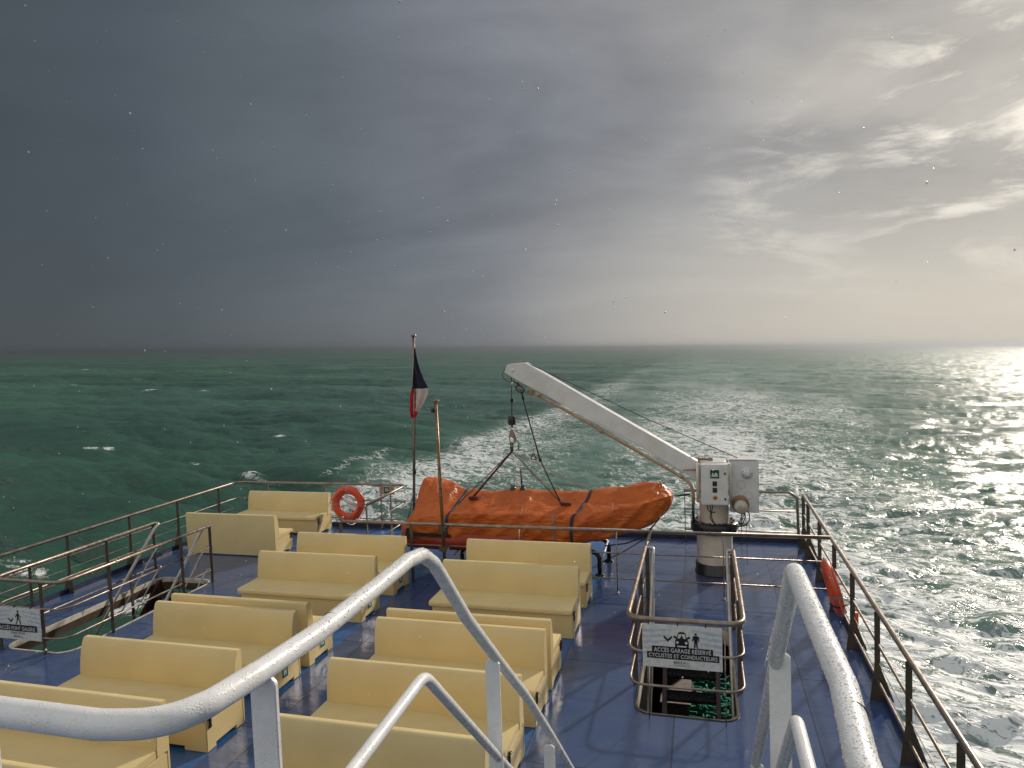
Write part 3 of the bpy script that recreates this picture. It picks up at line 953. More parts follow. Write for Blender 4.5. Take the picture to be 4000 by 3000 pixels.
# slack cable closing the gate beside the lifebuoy
pts = [Vector((-6.83, 13.10, 1.06)).lerp(Vector((-6.77, 12.05, 1.10)), s) - Vector((0, 0, 0.17 * math.sin(math.pi * s) * (1 + 0.5 * s))) for s in [i / 14 for i in range(15)]]
o = MB().tube(pts, 0.010, 8).lathe([(0.0, -0.06), (0.02, -0.05), (0.022, 0.05), (0.0, 0.06)], pts[0], 'Z', 10).lathe([(0.0, -0.05), (0.025, -0.04), (0.025, 0.04), (0.0, 0.05)], pts[-1], 'Z', 10).build('gate_cable', M['steel'])
origin_to(o, pts[0])
props(o, 'slack pale cable closing the gap in the railing in front of the lifebuoy', 'cable')


def stair_rail(label, x0, x1, yf, yb, zt, zm, zl, xi0, xi1, posts, open_l=True, sx0=None):
    """railing round three sides of a stair opening, with handrails going down into it"""
    t = thing('stair_railing', ((x0 + x1) / 2, yf, 0), label, 'railing', 'railings round the stair openings')
    for nm, z, r, f in (('top_rail', zt, 0.030, 0.20), ('middle_rail', zm, 0.015, 0.22), ('lower_rail', zl, 0.015, 0.22)):
        MB().tube([(x0, yb, z), (x0, yf, z), (x1, yf, z), (x1, yb, z)], r, 14, fillet=f, fseg=8).build(nm, M['steel'], t)
        # U-bends into the descending handrails
        for xo, xi in ((x0, xi0), (x1, xi1)):
            L = 3.2 if z > 1 else 2.6
            MB().tube([(xo, yb - 0.12, z), (xo, yb + 0.02, z), (xi, yb + 0.02, z - 0.005), (xi, yb - 0.10, z - 0.07), (xi, yb - L, z - L + 0.08)],
                      r * 0.92, 12, fillet=0.05, fseg=6).build('handrail', M['steel_pale'], t)
    for p in posts:
        post_mb(p[0], p[1], zt - 0.02, p[2], 0.0).build('post', M['post'], t)
    for xi in (xi0, xi1):
        for k in range(3):
            y = yb - 0.75 - 0.85 * k
            z = zt - (yb - y) + 0.06
            post_mb(xi + (0.02 if xi == xi0 else -0.02), y, 0, 'y', 0.0)  # shape helper below
            mb = MB()
            mb.box(xi - 0.008, xi + 0.008, y - 0.03, y + 0.03, z - 1.15, z - 0.02, bev=0.003)
            mb.build('handrail_post', M['post'], t)
    return t


srl = stair_rail("brown railing with pale sloping handrails round the stair opening at the deck's left edge", -10.44, -9.14, 7.98, 11.25,
                 ZT, 0.69, 0.25, -10.34, -9.26,
                 [(-9.52, 7.99, 'x'), (-9.14, 8.86, 'x'), (-9.14, 10.45, 'x'), (-9.14, 11.22, 'x'), (-10.44, 8.60, 'x'), (-10.44, 10.10, 'x'), (-10.44, 11.22, 'x'), (-10.36, 7.99, 'x')])
srr = stair_rail('brown railing with pale sloping handrails round the stair opening right of the benches', -0.885, 0.40, 7.95, 10.72,
                 1.17, 0.785, 0.39, -0.765, 0.31,
                 [(-0.885, 8.75, 'x'), (-0.885, 9.75, 'x'), (-0.86, 10.70, 'x'), (0.385, 8.75, 'x'), (0.385, 10.65, 'x')])
MB().tube([(-0.885, 10.6, 1.165), (-0.885, 11.9, 1.10)], 0.028, 12).build('link_rail', M['steel'], srr)
for x in (-0.66, 0.19):
    MB().tube([(x, 7.95, 0.0), (x, 7.95, 1.15)], 0.007, 8).build('thin_post', M['steel'], srr)


# rims and stairs of the two openings
def rim(label, hole, depth, parent_loc, lip=0):
    cx = sum(p[0] for p in hole) / len(hole)
    cy = sum(p[1] for p in hole) / len(hole)

    def off(p, d):
        vx, vy = p[0] - cx, p[1] - cy
        sx_ = (abs(vx) + d) / abs(vx) if abs(vx) > 1e-6 else 1
        sy_ = (abs(vy) + d) / abs(vy) if abs(vy) > 1e-6 else 1
        return cx + vx * sx_, cy + vy * sy_
    mb = MB()
    n = len(hole)
    prof = [(0.003, -0.30), (0.003, 0.012), (0.035, 0.012), (0.035, 0.0005)]
    prof = [(-0.003, -0.215), (-0.004, -depth), (-0.010, -depth), (-0.010, 0.012), (0.012, 0.012), (0.012, 0.001)]
    rows = []
    for d, z in prof:
        rows.append([off(p, d) + (z,) for p in hole])
    vs = [v for r in rows for v in r]
    fs = []
    for i in range(len(prof) - 1):
        for k in range(n):
            k2 = (k + 1) % n
            fs.append((i * n + k, i * n + k2, (i + 1) * n + k2, (i + 1) * n + k))
    mb.add(vs, fs[:n], False, 1)
    mb.add(vs, fs[n:3 * n], False, 0)
    mb.add(vs, fs[3 * n:], False, lip)
    o = mb.build('hatch_rim', [M['rim'], M['post']])
    origin_to(o, parent_loc)
    props(o, label, 'hatch rim')


rim('white rust-stained rim of the stair opening at the left edge of the deck', HOLE_L, 0.075, (-9.8, 8.04, 0))
rim('white rim of the stair opening below the garage sign', HOLE_R, 0.19, (-0.25, 8.04, 0), 1)


def stairs(label, x0, x1, ytop, zb, first=0):
    t = thing('stairs', ((x0 + x1) / 2, ytop, 0), label, 'stairs')
    n = int(-zb / 0.235)
    for xs in (x0, x1):
        MB().prism([(ytop, -0.02), (ytop - 0.12, -0.02), (ytop + zb - 0.05, zb), (ytop + zb + 0.20, zb), (ytop + 0.0, -0.34)],
                   lambda u, v, d: Vector((xs + d, u, v)), -0.03, 0.03, bev=0.005).build('stringer', M['maroon'], t)
    for k in range(1, n + 1):
        z = -0.235 * k
        y = ytop - 0.235 * k + 0.02
        MB().box(x0 + 0.03, x1 - 0.03, y - 0.13, y + 0.13, z - 0.045, z, bev=0.004).build('tread', M['black'], t)
    return t


stairs('dark stairs with a maroon side board going down the left stair opening', -10.36, -9.25, 11.30, -2.8)
stairs('steep dark stairs with maroon side boards below the garage sign', -0.60, 0.14, 10.62, -2.8)
# what lies on the lower deck, seen between the treads
rnd = random.Random(4)
mb = MB()
for k in range(150):
    cx, cy = 0.0 + rnd.uniform(-0.14, 0.12), 13.7 + rnd.uniform(-0.9, 0.7)
    zz = -2.75 + 0.28 * max(0.1, 1 - ((cx + 0.02) / 0.7) ** 2) * rnd.random()
    pts = []
    p = Vector((cx, cy, zz))
    an = rnd.uniform(0, 6.28)
    for i in range(7):
        pts.append(p.copy())
        an += rnd.uniform(-1.1, 1.1)
        p = p + Vector((math.cos(an) * 0.10, math.sin(an) * 0.10, rnd.uniform(-0.03, 0.03)))
    mb.tube(pts, 0.022, 5)
o = mb.build('fishing_net', M['net'])
origin_to(o, (0, 13.4, -2.8))
props(o, 'heap of bright green fishing net seen down the stair opening below the garage sign', 'net')
mb = MB()
mb.box(-0.86, -0.33, 12.95, 13.9, -2.8, -2.46, bev=0.02)
mb.box(-0.88, -0.31, 12.93, 13.92, -2.46, -2.41, bev=0.01)
o = mb.build('storage_crate', M['grey_box'])
origin_to(o, (-0.6, 13.4, -2.8))
props(o, 'grey brown crate beside the green net, seen down the right stair opening', 'crate')


# ------------------------------------------------------------------ signs on the stair railings
def fan_board(fn, w, h, mb, seed=0, cx=0.0, cy=0.1):
    """pale sunburst bands on the upper part of the board"""
    for s in (-1, 1):
        for k in range(5):
            a0 = math.radians(10 + k * 17 - 12)
            a1 = a0 + math.radians(8)
            v0, v1 = h * (0.36 - 0.13 * k), h * (0.36 - 0.13 * k) - h * 0.06
            x0, x1 = s * w * 0.497, s * w * (0.13 + 0.02 * k)
            P = [(x0, v0), (s * w * 0.33, v0 + 0.012), (x1, v0 + 0.05 * h), (x1, v1 + 0.09 * h), (s * w * 0.33, v1 + 0.008), (x0, v1)]
            P = [(u, min(v, h * 0.49)) for u, v in P]
            if s > 0: P = list(reversed(P))
            mb.prism(P, fn, -0.001, 0.0012 + 0.00005 * k, mat=1)


def car(fn, cx, cy, s, d0, d1, mb, k=0, wht=2):
    body = [(-0.50, -0.72), (-0.5, -0.1), (-0.42, 0.12), (-0.58, 0.18), (-0.62, 0.30), (-0.52, 0.36), (-0.42, 0.28), (-0.34, 0.22), (-0.28, 0.55), (-0.14, 0.66), (0.14, 0.66), (0.28, 0.55), (0.34, 0.22),
            (0.42, 0.28), (0.52, 0.36), (0.62, 0.30), (0.58, 0.18), (0.42, 0.12), (0.5, -0.1), (0.5, -0.72), (0.36, -0.72), (0.36, -0.6), (-0.36, -0.6), (-0.36, -0.72)]
    mb.prism([(cx + u * s, cy + v * s) for u, v in body], fn, d0, d1, mat=k)
    win = [(-0.30, 0.16), (0.30, 0.16), (0.22, 0.50), (-0.22, 0.50)]
    mb.prism([(cx + u * s, cy + v * s) for u, v in win], fn, d0, d1 + 0.0008, mat=wht)
    for sx_ in (-0.32, 0.32):
        mb.prism([(cx + (sx_ + 0.10 * math.cos(i * math.pi / 6)) * s, cy + (-0.16 + 0.10 * math.sin(i * math.pi / 6)) * s) for i in range(12)], fn, d0, d1 + 0.0008, mat=wht)
    mb.prism([(cx + u * s, cy + v * s) for u, v in ((-0.34, -0.50), (0.34, -0.50), (0.34, -0.40), (-0.34, -0.40))], fn, d0, d1 + 0.0008, mat=wht)
    mb.prism([(cx + u * s, cy + v * s) for u, v in ((-0.12, 0.16), (0.12, 0.16), (0.10, 0.27), (0.05, 0.30), (-0.05, 0.30), (-0.10, 0.27))], fn, d0, d1 + 0.0014, mat=k)
    mb.prism([(cx + 0.055 * math.cos(i * math.pi / 5) * s, cy + (0.36 + 0.055 * math.sin(i * math.pi / 5)) * s) for i in range(10)], fn, d0, d1 + 0.0014, mat=k)


def chevron(fn, cx, cy, s, d0, d1, mb, k=0):
    mb.prism([(cx + u * s, cy + v * s) for u, v in ((-0.5, 0.40), (-0.5, 0.08), (0, -0.42), (0.5, 0.08), (0.5, 0.40), (0, -0.08))], fn, d0, d1, mat=k)


def pict_person(fn, cx, cy, s, d0, d1, mb, walk=False, k=0):
    mb.prism([(cx + 0.12 * math.cos(i * math.pi / 6) * s, cy + (0.86 + 0.12 * math.sin(i * math.pi / 6)) * s) for i in range(12)], fn, d0, d1, mat=k)
    if walk:
        P = [(-0.06, 0.68), (0.08, 0.68), (0.16, 0.50), (0.42, 0.26), (0.34, 0.18), (0.10, 0.40), (0.10, 0.14), (0.28, -0.10), (0.34, -0.52), (0.20, -0.52), (0.14, -0.12),
             (-0.02, 0.06), (-0.12, -0.20), (-0.24, -0.52), (-0.38, -0.52), (-0.22, -0.16), (-0.14, 0.12), (-0.12, 0.46), (-0.32, 0.20), (-0.40, 0.26), (-0.22, 0.54)]
    else:
        P = [(-0.20, 0.70), (0.20, 0.70), (0.30, 0.58), (0.34, 0.14), (0.24, 0.12), (0.19, 0.48), (0.16, 0.10), (0.18, -0.52), (0.05, -0.52), (0.0, 0.02),
             (-0.05, -0.52), (-0.18, -0.52), (-0.16, 0.10), (-0.19, 0.48), (-0.24, 0.12), (-0.34, 0.14), (-0.30, 0.58)]
    mb.prism([(cx + u * s, cy + v * s) for u, v in P], fn, d0, d1, mat=k)


def rail_sign(label, cx, cz, y, w, h, kind):
    t = thing('sign', (cx, y, cz - h / 2), label, 'sign', 'direction signs on the stair railings')
    fn = lambda u, v, d: Vector((cx + u, y - d, cz + v))
    mb = MB()
    mb.box(cx - w / 2, cx + w / 2, y, y + 0.008, cz - h / 2, cz + h / 2, bev=0.002, mat=0)
    fan_board(fn, w, h, mb)
    mb.build('board', [M['sign_white'], M['sign_pale_blue']], t)
    mb = MB()
    if kind == 'garage':
        mb.prism([(-0.38 * w, -0.005 * h), (0.385 * w, -0.005 * h), (0.385 * w, -0.15 * h), (-0.38 * w, -0.15 * h)], fn, 0.0015, 0.003)
        mb.prism([(-0.445 * w, -0.14 * h), (0.46 * w, -0.14 * h), (0.46 * w, -0.292 * h), (-0.445 * w, -0.292 * h)], fn, 0.0015, 0.0034)
        chevron(fn, -0.175 * w, 0.185 * h, 0.105 * w, 0.0015, 0.003, mb)
        car(fn, 0.0, 0.155 * h, 0.172 * w, 0.0015, 0.003, mb, 0, 1)
        pict_person(fn, 0.175 * w, 0.125 * h, 0.118 * w * 1.9 * 0.58, 0.0015, 0.003, mb)
        text_mb('ACCÈS GARAGE RÉSERVÉ', 0.715 * w, lambda u, v, d: fn(u + 0.002, v - 0.072 * h, d), 0.0046, 1, mb, 1.06, 0.125 * h)
        text_mb('CYCLISTES ET CONDUCTEURS', 0.86 * w, lambda u, v, d: fn(u + 0.008 * w, v - 0.216 * h, d), 0.0048, 1, mb, 1.06, 0.092 * h)
        text_mb('BREIZH', 0.14 * w, lambda u, v, d: fn(u - 0.035 * w, v - 0.362 * h, d), 0.0016, 0, mb, 1.0, 0.062 * h)
        text_mb('GO', 0.052 * w, lambda u, v, d: fn(u + 0.066 * w, v - 0.362 * h, d), 0.0016, 2, mb, 1.0, 0.062 * h)
        mb.prism([(-0.105 * w, -0.414 * h), (0.095 * w, -0.414 * h), (0.095 * w, -0.418 * h), (-0.105 * w, -0.418 * h)], fn, 0.0005, 0.0018)
        mb.prism([(-0.105 * w, -0.436 * h), (0.095 * w, -0.436 * h), (0.095 * w, -0.444 * h), (-0.105 * w, -0.444 * h)], fn, 0.0005, 0.0018)
    else:
        mb.prism([(-0.42 * w, -0.035 * h), (0.42 * w, -0.035 * h), (0.42 * w, -0.235 * h), (-0.42 * w, -0.235 * h)], fn, 0.0015, 0.003)
        chevron(fn, -0.13 * w, 0.10 * h, 0.10 * w, 0.0015, 0.003, mb)
        pict_person(fn, 0.03 * w, 0.13 * h, 0.29 * h, 0.0015, 0.003, mb, True)
        text_mb('ACCÈS PONT GALERIE', 0.76 * w, lambda u, v, d: fn(u, v - 0.130 * h, d), 0.0046, 1, mb, 1.06, 0.145 * h)
        text_mb('SANS ISSUE', 0.30 * w, lambda u, v, d: fn(u, v - 0.295 * h, d), 0.0016, 0, mb, 1.04, 0.075 * h)
        text_mb('BREIZH', 0.14 * w, lambda u, v, d: fn(u - 0.02 * w, v - 0.405 * h, d), 0.0016, 0, mb, 1.0, 0.062 * h)
        text_mb('GO', 0.052 * w, lambda u, v, d: fn(u + 0.08 * w, v - 0.405 * h, d), 0.0016, 2, mb, 1.0, 0.062 * h)
    mb.build('lettering', [M['sign_black'], M['sign_white'], M['sign_blue']], t)
    mb = MB()
    for sx_ in (-0.42, -0.05, 0.30):
        mb.box(cx + sx_ * w - 0.006, cx + sx_ * w + 0.006, y - 0.004, y + 0.02, cz + h / 2 - 0.01, cz + h / 2 + 0.025, bev=0.002)
    mb.build('clip', M['black'], t)


M['sign_pale_blue'] = pbr('pale blue printed bands', (0.50, 0.555, 0.64), None, 0.35, scale=20)
rail_sign('white sign reading ACCÈS GARAGE RÉSERVÉ with a car and a standing figure', -0.275, 0.885, 7.905, 0.875, 0.50, 'garage')
rail_sign('white sign reading ACCÈS PONT GALERIE with a walking figure, at the left edge', -9.975, 0.448, 7.955, 0.895, 0.49, 'pont')


# ------------------------------------------------------------------ white handrails of the upper landing
def hand(label, loc, parts, posts, drops_paths):
    t = thing('landing_handrail', loc, label, 'handrail', 'white handrails of the upper landing')
    for nm, pts, r, f in parts:
        MB().tube(pts, r, 24, fillet=f, fseg=12).build(nm, M['white_rail'], t)
    for (x, y, z0, z1, w) in posts:
        mb = MB()
        mb.prism([(-w / 2, z0), (w / 2, z0), (w / 2, z1 - 0.012), (w / 2 - 0.012, z1), (-w / 2 + 0.012, z1), (-w / 2, z1 - 0.012)],
                 lambda u, v, d: Vector((x + u, y + d, v)), -0.006, 0.006, bev=0.002)
        mb.build('post', M['white_rail'], t)
    return t


PX, QX = -0.837, 0.222
sl = lambda y: 3.75 - (y - 1.97) * 0.955
left_pts = [(-3.2, 0.93, 3.75), (-1.25, 0.925, 3.75), (-1.0, 0.925, 3.75), (-0.93, 0.94, 3.75), (-0.885, 0.965, 3.75), (-0.858, 1.02, 3.75), (-0.842, 1.14, 3.75), (-0.826, 1.34, 3.75),
            (-0.828, 1.64, 3.75), (-0.836, 1.85, 3.75), (-0.837, 1.96, 3.735), (-0.837, 2.05, 3.68), (-0.837, 2.13, 3.60), (-0.837, 2.34, 3.385), (-0.837, 2.68, 3.085), (-0.837, 3.12, 2.705), (-0.837, 3.66, 2.19), (-0.837, 4.62, 1.25)]
hl = hand('curved wet white handrail with a peak, crossing in front of the benches', (-0.84, 1.9, 2.75),
          [('top_rail', left_pts, lambda s: 0.0250 - 0.0030 * max(0.0, min(1.0, (s - 0.25) / 0.25)), 0.10),
           ('lower_rail', [(-3.2, 0.93, 3.33), (-1.0, 0.93, 3.33), (-0.88, 0.96, 3.33), (-0.842, 1.14, 3.33), (-0.838, 1.34, 3.345), (-0.838, 1.94, 3.365), (-0.837, 4.62, sl(4.62) - 0.425)], 0.0175, 0.12)],
          [(-0.845, 1.165, 2.75, 3.735, 0.058), (-1.262, 0.93, 2.75, 3.735, 0.056), (-0.848, 2.66, 1.9, 3.085, 0.060), (-0.842, 3.60, 0.9, sl(3.60) - 0.012, 0.060)], None)
right_pts = [(0.212, -0.6, 3.75), (0.212, 1.07, 3.75), (0.230, 1.30, 3.75), (0.224, 1.935, 3.75), (0.222, 4.62, sl(4.62) + 0.03)]
hr = hand('wet white handrail with a sharp peak in the lower right, over blue deck', (0.22, 1.9, 2.75),
          [('top_rail', right_pts, 0.0240, 0.10), ('lower_rail', [(0.222, -0.6, 3.36), (0.222, 1.90, 3.36), (0.222, 4.62, sl(4.62) - 0.40)], 0.0175, 0.08)],
          [(0.236, 2.46, 2.0, sl(2.46) + 0.01, 0.070), (0.228, 0.92, 2.75, 3.735, 0.06), (0.228, 3.55, 0.9, sl(3.55), 0.06)], None)
for tgt, c_, r_ in ((hl, (-0.829, 1.40, 3.75), 0.0224), (hr, (0.225, 1.20, 3.75), 0.0241)):
    MB().tube([Vector(c_) - Vector((0, 0.0008, 0)), Vector(c_) + Vector((0, 0.0008, 0))], r_, 24).build('weld_joint', M['post'], tgt)
# the ladder-like stairs the handrails belong to
t = thing('stairs', (-0.3, 3.3, 0), 'steel stairs between the two white handrails, leading down from the upper landing', 'stairs')
for xs in (-0.80, 0.185):
    MB().prism([(1.90, 2.70), (1.90, 2.40), (4.50, 0.0), (4.80, 0.0)], lambda u, v, d: Vector((xs + d, u, v)), -0.012, 0.012).build('stringer', M['white'], t)
for k in range(11):
    z = 2.55 - 0.235 * k
    y = 1.98 + (2.55 - z) * 1.047
    MB().box(-0.785, 0.17, y - 0.10, y + 0.12, z - 0.03, z, bev=0.004).build('tread', M['black'], t)

# water drops clinging to the white handrails
rnd = random.Random(11)
dm, g = new_mat('water drop')
gb = g.n('ShaderNodeBsdfPrincipled', {'Base Color': (0.70, 0.70, 0.70), 'Roughness': 0.04, 'IOR': 1.45})
g.n('ShaderNodeOutputMaterial', {'Surface': gb})


def drops_on(pts, r, count, parent):
    P = [Vector(p) for p in pts]
    L = [(P[i + 1] - P[i]).length for i in range(len(P) - 1)]
    tot = sum(L)
    bm0 = bmesh.new()
    bmesh.ops.create_icosphere(bm0, subdivisions=1, radius=1)
    bv = [v.co.copy() for v in bm0.verts]
    bf = [tuple(l.vert.index for l in f.loops) for f in bm0.faces]
    bm0.free()
    mb = MB()
    for _ in range(count):
        s = rnd.random() * tot
        i = 0
        while s > L[i]:
            s -= L[i]
            i += 1
        d = (P[i + 1] - P[i]).normalized()
        c = P[i] + d * s
        n1 = d.cross(Vector((0, 0, 1))).normalized()
        n2 = n1.cross(d).normalized()
        an = rnd.gauss(math.pi / 2, 0.95) if rnd.random() < 0.8 else rnd.gauss(-math.pi / 2, 0.25)
        nn = n1 * math.cos(an) + n2 * math.sin(an)
        q = rnd.uniform(0.0005, 0.0015) if rnd.random() < 0.93 else rnd.uniform(0.0015, 0.0026)
        ax1 = nn.cross(d)
        c2 = c + nn * r
        mb.add([c2 + d * v.x * q * 1.1 + ax1 * v.y * q * 1.3 + nn * v.z * q * 0.62 for v in bv], bf, True)
    o = mb.build('water_drops', dm, parent)
    o['kind'] = 'stuff'


drops_on(left_pts[1:17], 0.0222, 4600, hl)
drops_on([(0.212, 0.9, 3.75), (0.212, 1.07, 3.75), (0.230, 1.30, 3.75), (0.224, 1.9, 3.75), (0.222, 2.6, sl(2.6) + 0.03)], 0.0240, 3600, hr)

# ------------------------------------------------------------------ rescue boat under its orange cover
BY = 13.3
ST = [  # x, top, shoulder, bottom, half width
    (-6.04, 0.66, 0.63, 0.56, 0.12), (-5.99, 0.74, 0.72, 0.50, 0.28), (-5.90, 0.84, 0.80, 0.48, 0.44), (-5.78, 1.00, 0.86, 0.47, 0.58), (-5.68, 1.22, 0.92, 0.47, 0.68),
    (-5.60, 1.50, 0.98, 0.47, 0.77), (-5.50, 1.64, 1.02, 0.47, 0.78), (-5.34, 1.655, 1.06, 0.47, 0.80), (-5.15, 1.63, 1.10, 0.47, 0.81), (-4.90, 1.55, 1.13, 0.47, 0.82),
    (-4.60, 1.42, 1.16, 0.47, 0.82), (-4.20, 1.43, 1.17, 0.48, 0.82), (-3.60, 1.49, 1.17, 0.49, 0.82), (-3.15, 1.43, 1.17, 0.51, 0.82), (-2.65, 1.44, 1.18, 0.54, 0.82),
    (-2.15, 1.49, 1.22, 0.60, 0.81), (-1.65, 1.56, 1.28, 0.70, 0.76), (-1.20, 1.62, 1.36, 0.84, 0.64), (-0.90, 1.65, 1.42, 0.98, 0.50), (-0.70, 1.62, 1.46, 1.14, 0.34),
    (-0.60, 1.55, 1.46, 1.28, 0.20), (-0.565, 1.47, 1.43, 1.37, 0.09)]


def station(x):
    xs = [s[0] for s in ST]
    return [float(np.interp(x, xs, [s[i] for s in ST])) for i in (1, 2, 3, 4)]


def sect(x, n=76, off=0.0, wr=True):
    top, sh, zb, w = station(x)
    lump = max(0.0, min(1.0, (top - 1.46) / 0.18)) * (1 if x < -4.4 else 0)
    c = [(0, zb), (0.50 * w, zb + 0.005), (0.80 * w, zb + 0.04), (0.97 * w, zb + 0.16 * min(1, (sh - zb))), (w, zb + 0.5 * (sh - zb)),
         (0.995 * w, sh - 0.07 * (sh - zb)), (0.93 * w, sh + 0.03 * (top - sh)), (0.62 * w, sh + (0.26 + 0.22 * lump) * (top - sh)), (0.30 * w, sh + (0.62 + 0.32 * lump) * (top - sh)), (0, top)]
    half = []
    m = len(c)
    per = n // 2
    for k in range(per + 1):
        s = k / per * (m - 1)
        i = min(int(s), m - 2)
        f = s - i
        p0, p1, p2, p3 = c[max(i - 1, 0)] if i > 0 else (-c[1][0], c[1][1]), c[i], c[i + 1], c[i + 2] if i + 2 < m else (-c[m - 2][0], c[m - 2][1])
        q = [0.5 * ((2 * p1[j]) + (-p0[j] + p2[j]) * f + (2 * p0[j] - 5 * p1[j] + 4 * p2[j] - p3[j]) * f * f + (-p0[j] + 3 * p1[j] - 3 * p2[j] + p3[j]) * f ** 3) for j in (0, 1)]
        half.append(q)
    ring = [(-q[0], q[1]) for q in half] + [(q[0], q[1]) for q in reversed(half[1:-1])]
    out = []
    cz = (top + zb) / 2
    for dy, z in ring:
        nv = Vector((0, dy * 0.8, z - cz)).normalized()
        d = off
        if wr:
            p = Vector((x * 0.9, dy * 1.6, z * 1.6))
            f1 = noise.noise(Vector((x * 1.3 + z * 1.1, dy * 1.5, z * 2.2)))
            rdg = (1 - abs(noise.noise(Vector((x * 2.2 - z * 2.6, dy * 2.0, 3.0)))) * 2.4)
            rdg2 = (1 - abs(noise.noise(Vector((x * 1.1 + dy * 1.8, z * 3.4 - x * 1.2, 7.0)))) * 2.6)
            d += 0.036 * f1 + 0.032 * max(rdg, 0) ** 2 + 0.030 * max(rdg2, 0) ** 2 - 0.01 + 0.008 * noise.noise(Vector((x * 7, dy * 6, z * 6)))
            # long taut folds running towards the bow
            if x > -3.2 and z > sh - 0.08:
                d += 0.022 * math.sin(dy * 15 + x * 1.3) * min(1, (x + 3.2)) * min(1, max(0.0, (-0.6 - x) * 3))
            if z > sh - 0.25:
                for xc, am in ((-3.56, 0.030), (-5.32, 0.040), (-2.45, 0.018), (-0.8, 0.022)):
                    an = math.atan2(dy + 0.02, x - xc)
                    ds = math.hypot(dy, x - xc)
                    sh_ = abs(math.sin(an * 5.5 + xc)) ** 0.6
                    d += am * (sh_ - 0.6) * math.exp(-(ds / 0.75) ** 2) * min(1, ds * 5)
            else:
                # the side wall hangs in shallow vertical pleats
                pl = abs(math.sin(x * 4.3 + 1.3 * noise.noise(Vector((x * 1.7, z * 2, 5)))))
                d += 0.014 * (pl ** 0.5 - 0.6)
        out.append(Vector((x, BY + dy, z)) + nv * d)
    return out


boat = thing('rescue_boat', (-3.4, BY, 0.45), 'rescue boat wrapped in a wet orange tarpaulin, hanging from the white crane at the stern', 'boat')
mb = MB()
xs = [ST[0][0] + (ST[-1][0] - ST[0][0]) * i / 230 for i in range(231)]
rings = [sect(x) for x in xs]
n = len(rings[0])
vs = [p for r in rings for p in r]
fs = [(i * n + k, i * n + (k + 1) % n, (i + 1) * n + (k + 1) % n, (i + 1) * n + k) for i in range(len(xs) - 1) for k in range(n)]
mb.add(vs, fs, True)
mb.add(rings[0], [tuple(range(n))], True)
mb.add(rings[-1], [tuple(reversed(range(n)))], True)
mb.build('cover', M['tarp'], boat)
# inflatable tube showing under the cover at the stern
mb = MB()
mb.tube([(-5.80, 12.76, 0.60), (-5.62, 12.68, 0.60), (-5.0, 12.60, 0.60), (-3.6, 12.62, 0.62), (-2.4, 12.66, 0.68)], lambda s: 0.10 + 0.09 * min(1, s * 7), 20, fillet=0.3)
mb.tube([(-5.80, 13.88, 0.60), (-5.0, 13.98, 0.60), (-2.4, 13.9, 0.66)], lambda s: 0.10 + 0.09 * min(1, s * 7), 20, fillet=0.3)
mb.build('inflatable_tube', M['tube_rubber'], boat)
mb = MB()
mb.prism([(-5.60, 0.90), (-5.52, 0.90), (-5.46, 0.82), (-4.70, 0.80), (-4.70, 0.755), (-5.46, 0.75), (-5.58, 0.68), (-5.64, 0.70)], lambda u, v, d: Vector((u, d, v - 0.04)), 12.395, 12.43, bev=0.004)
mb.build('rubbing_strake', M['rubber'], boat)


def band(x_of, w, off, mat, name, t0=0.0, t1=1.0):
    """webbing lying on the cover: x_of(t) along the section, t from 0 keel-near to 1 top"""
    mb = MB()
    N = 60
    A = []
    for i in range(N + 1):
        t = t0 + (t1 - t0) * i / N
        row = []
        for dx in (-w / 2, w / 2):
            x = x_of(t) + dx
            r = sect(x)
            m = len(r)
            s = t * (m / 2)
            k = int(s)
            f = s - k
            p = r[k % m].lerp(r[(k + 1) % m], f)
            top, sh, zb, _ = station(x)
            nv = Vector((0, (p.y - BY) * 0.8, p.z - (top + zb) / 2)).normalized()
            row.append((p + nv * off, p + nv * (off - 0.012)))
        A.append(row)
    vs = [q for row in A for pr_ in row for q in pr_]
    fs = []
    for i in range(N):
        b, c = i * 4, (i + 1) * 4
        fs += [(b, c, c + 2, b + 2), (b + 1, b + 3, c + 3, c + 1), (b, b + 1, c + 1, c), (b + 2, c + 2, c + 3, b + 3)]
    fs += [(0, 2, 3, 1), (N * 4, N * 4 + 1, N * 4 + 3, N * 4 + 2)]
    mb.add(vs, fs, True)
    return mb.build(name, mat, boat)


band(lambda t: -4.80 + 0.18 * max(0, t - 0.45) * 2, 0.055, 0.016, M['navy_strap'], 'strap', 0.12, 1.85)
band(lambda t: -2.36 + 0.30 * max(0, t - 0.5) * 2, 0.055, 0.016, M['navy_strap'], 'strap', 0.12, 1.85)
band(lambda t: -3.28 - 0.25 * max(0, t - 0.5), 0.012, 0.005, M['rust'], 'seam', 0.25, 0.98)
band(lambda t: -1.62, 0.010, 0.004, M['rust'], 'seam', 0.25, 0.98)
band(lambda t: -2.70 + 0.02 * t, 0.028, 0.014, M['tape'], 'strap', 0.2, 0.62)
mb = MB()
for x in (-3.66, -3.46):
    mb.lathe([(0.07, -0.05), (0.062, 0.0), (0.03, 0.028), (0.0, 0.035)], (x, BY - 0.02, 1.50), n=14)
    mb.tube([(x - 0.03, BY - 0.02, 1.51), (x - 0.025, BY - 0.02, 1.56), (x + 0.025, BY - 0.02, 1.56), (x + 0.03, BY - 0.02, 1.51)], 0.008, 6, fillet=0.015)
mb.build('lifting_eye', M['black'], boat)
for x, y in ((-2.52, 12.84), (-4.38, 12.95)):
    MB().box(x - 0.10, x + 0.10, y - 0.05, y + 0.05, 1.295 if x > -3 else 1.335, 1.345 if x > -3 else 1.39, bev=0.01).build('sling_patch', M['red_strap'], boat)
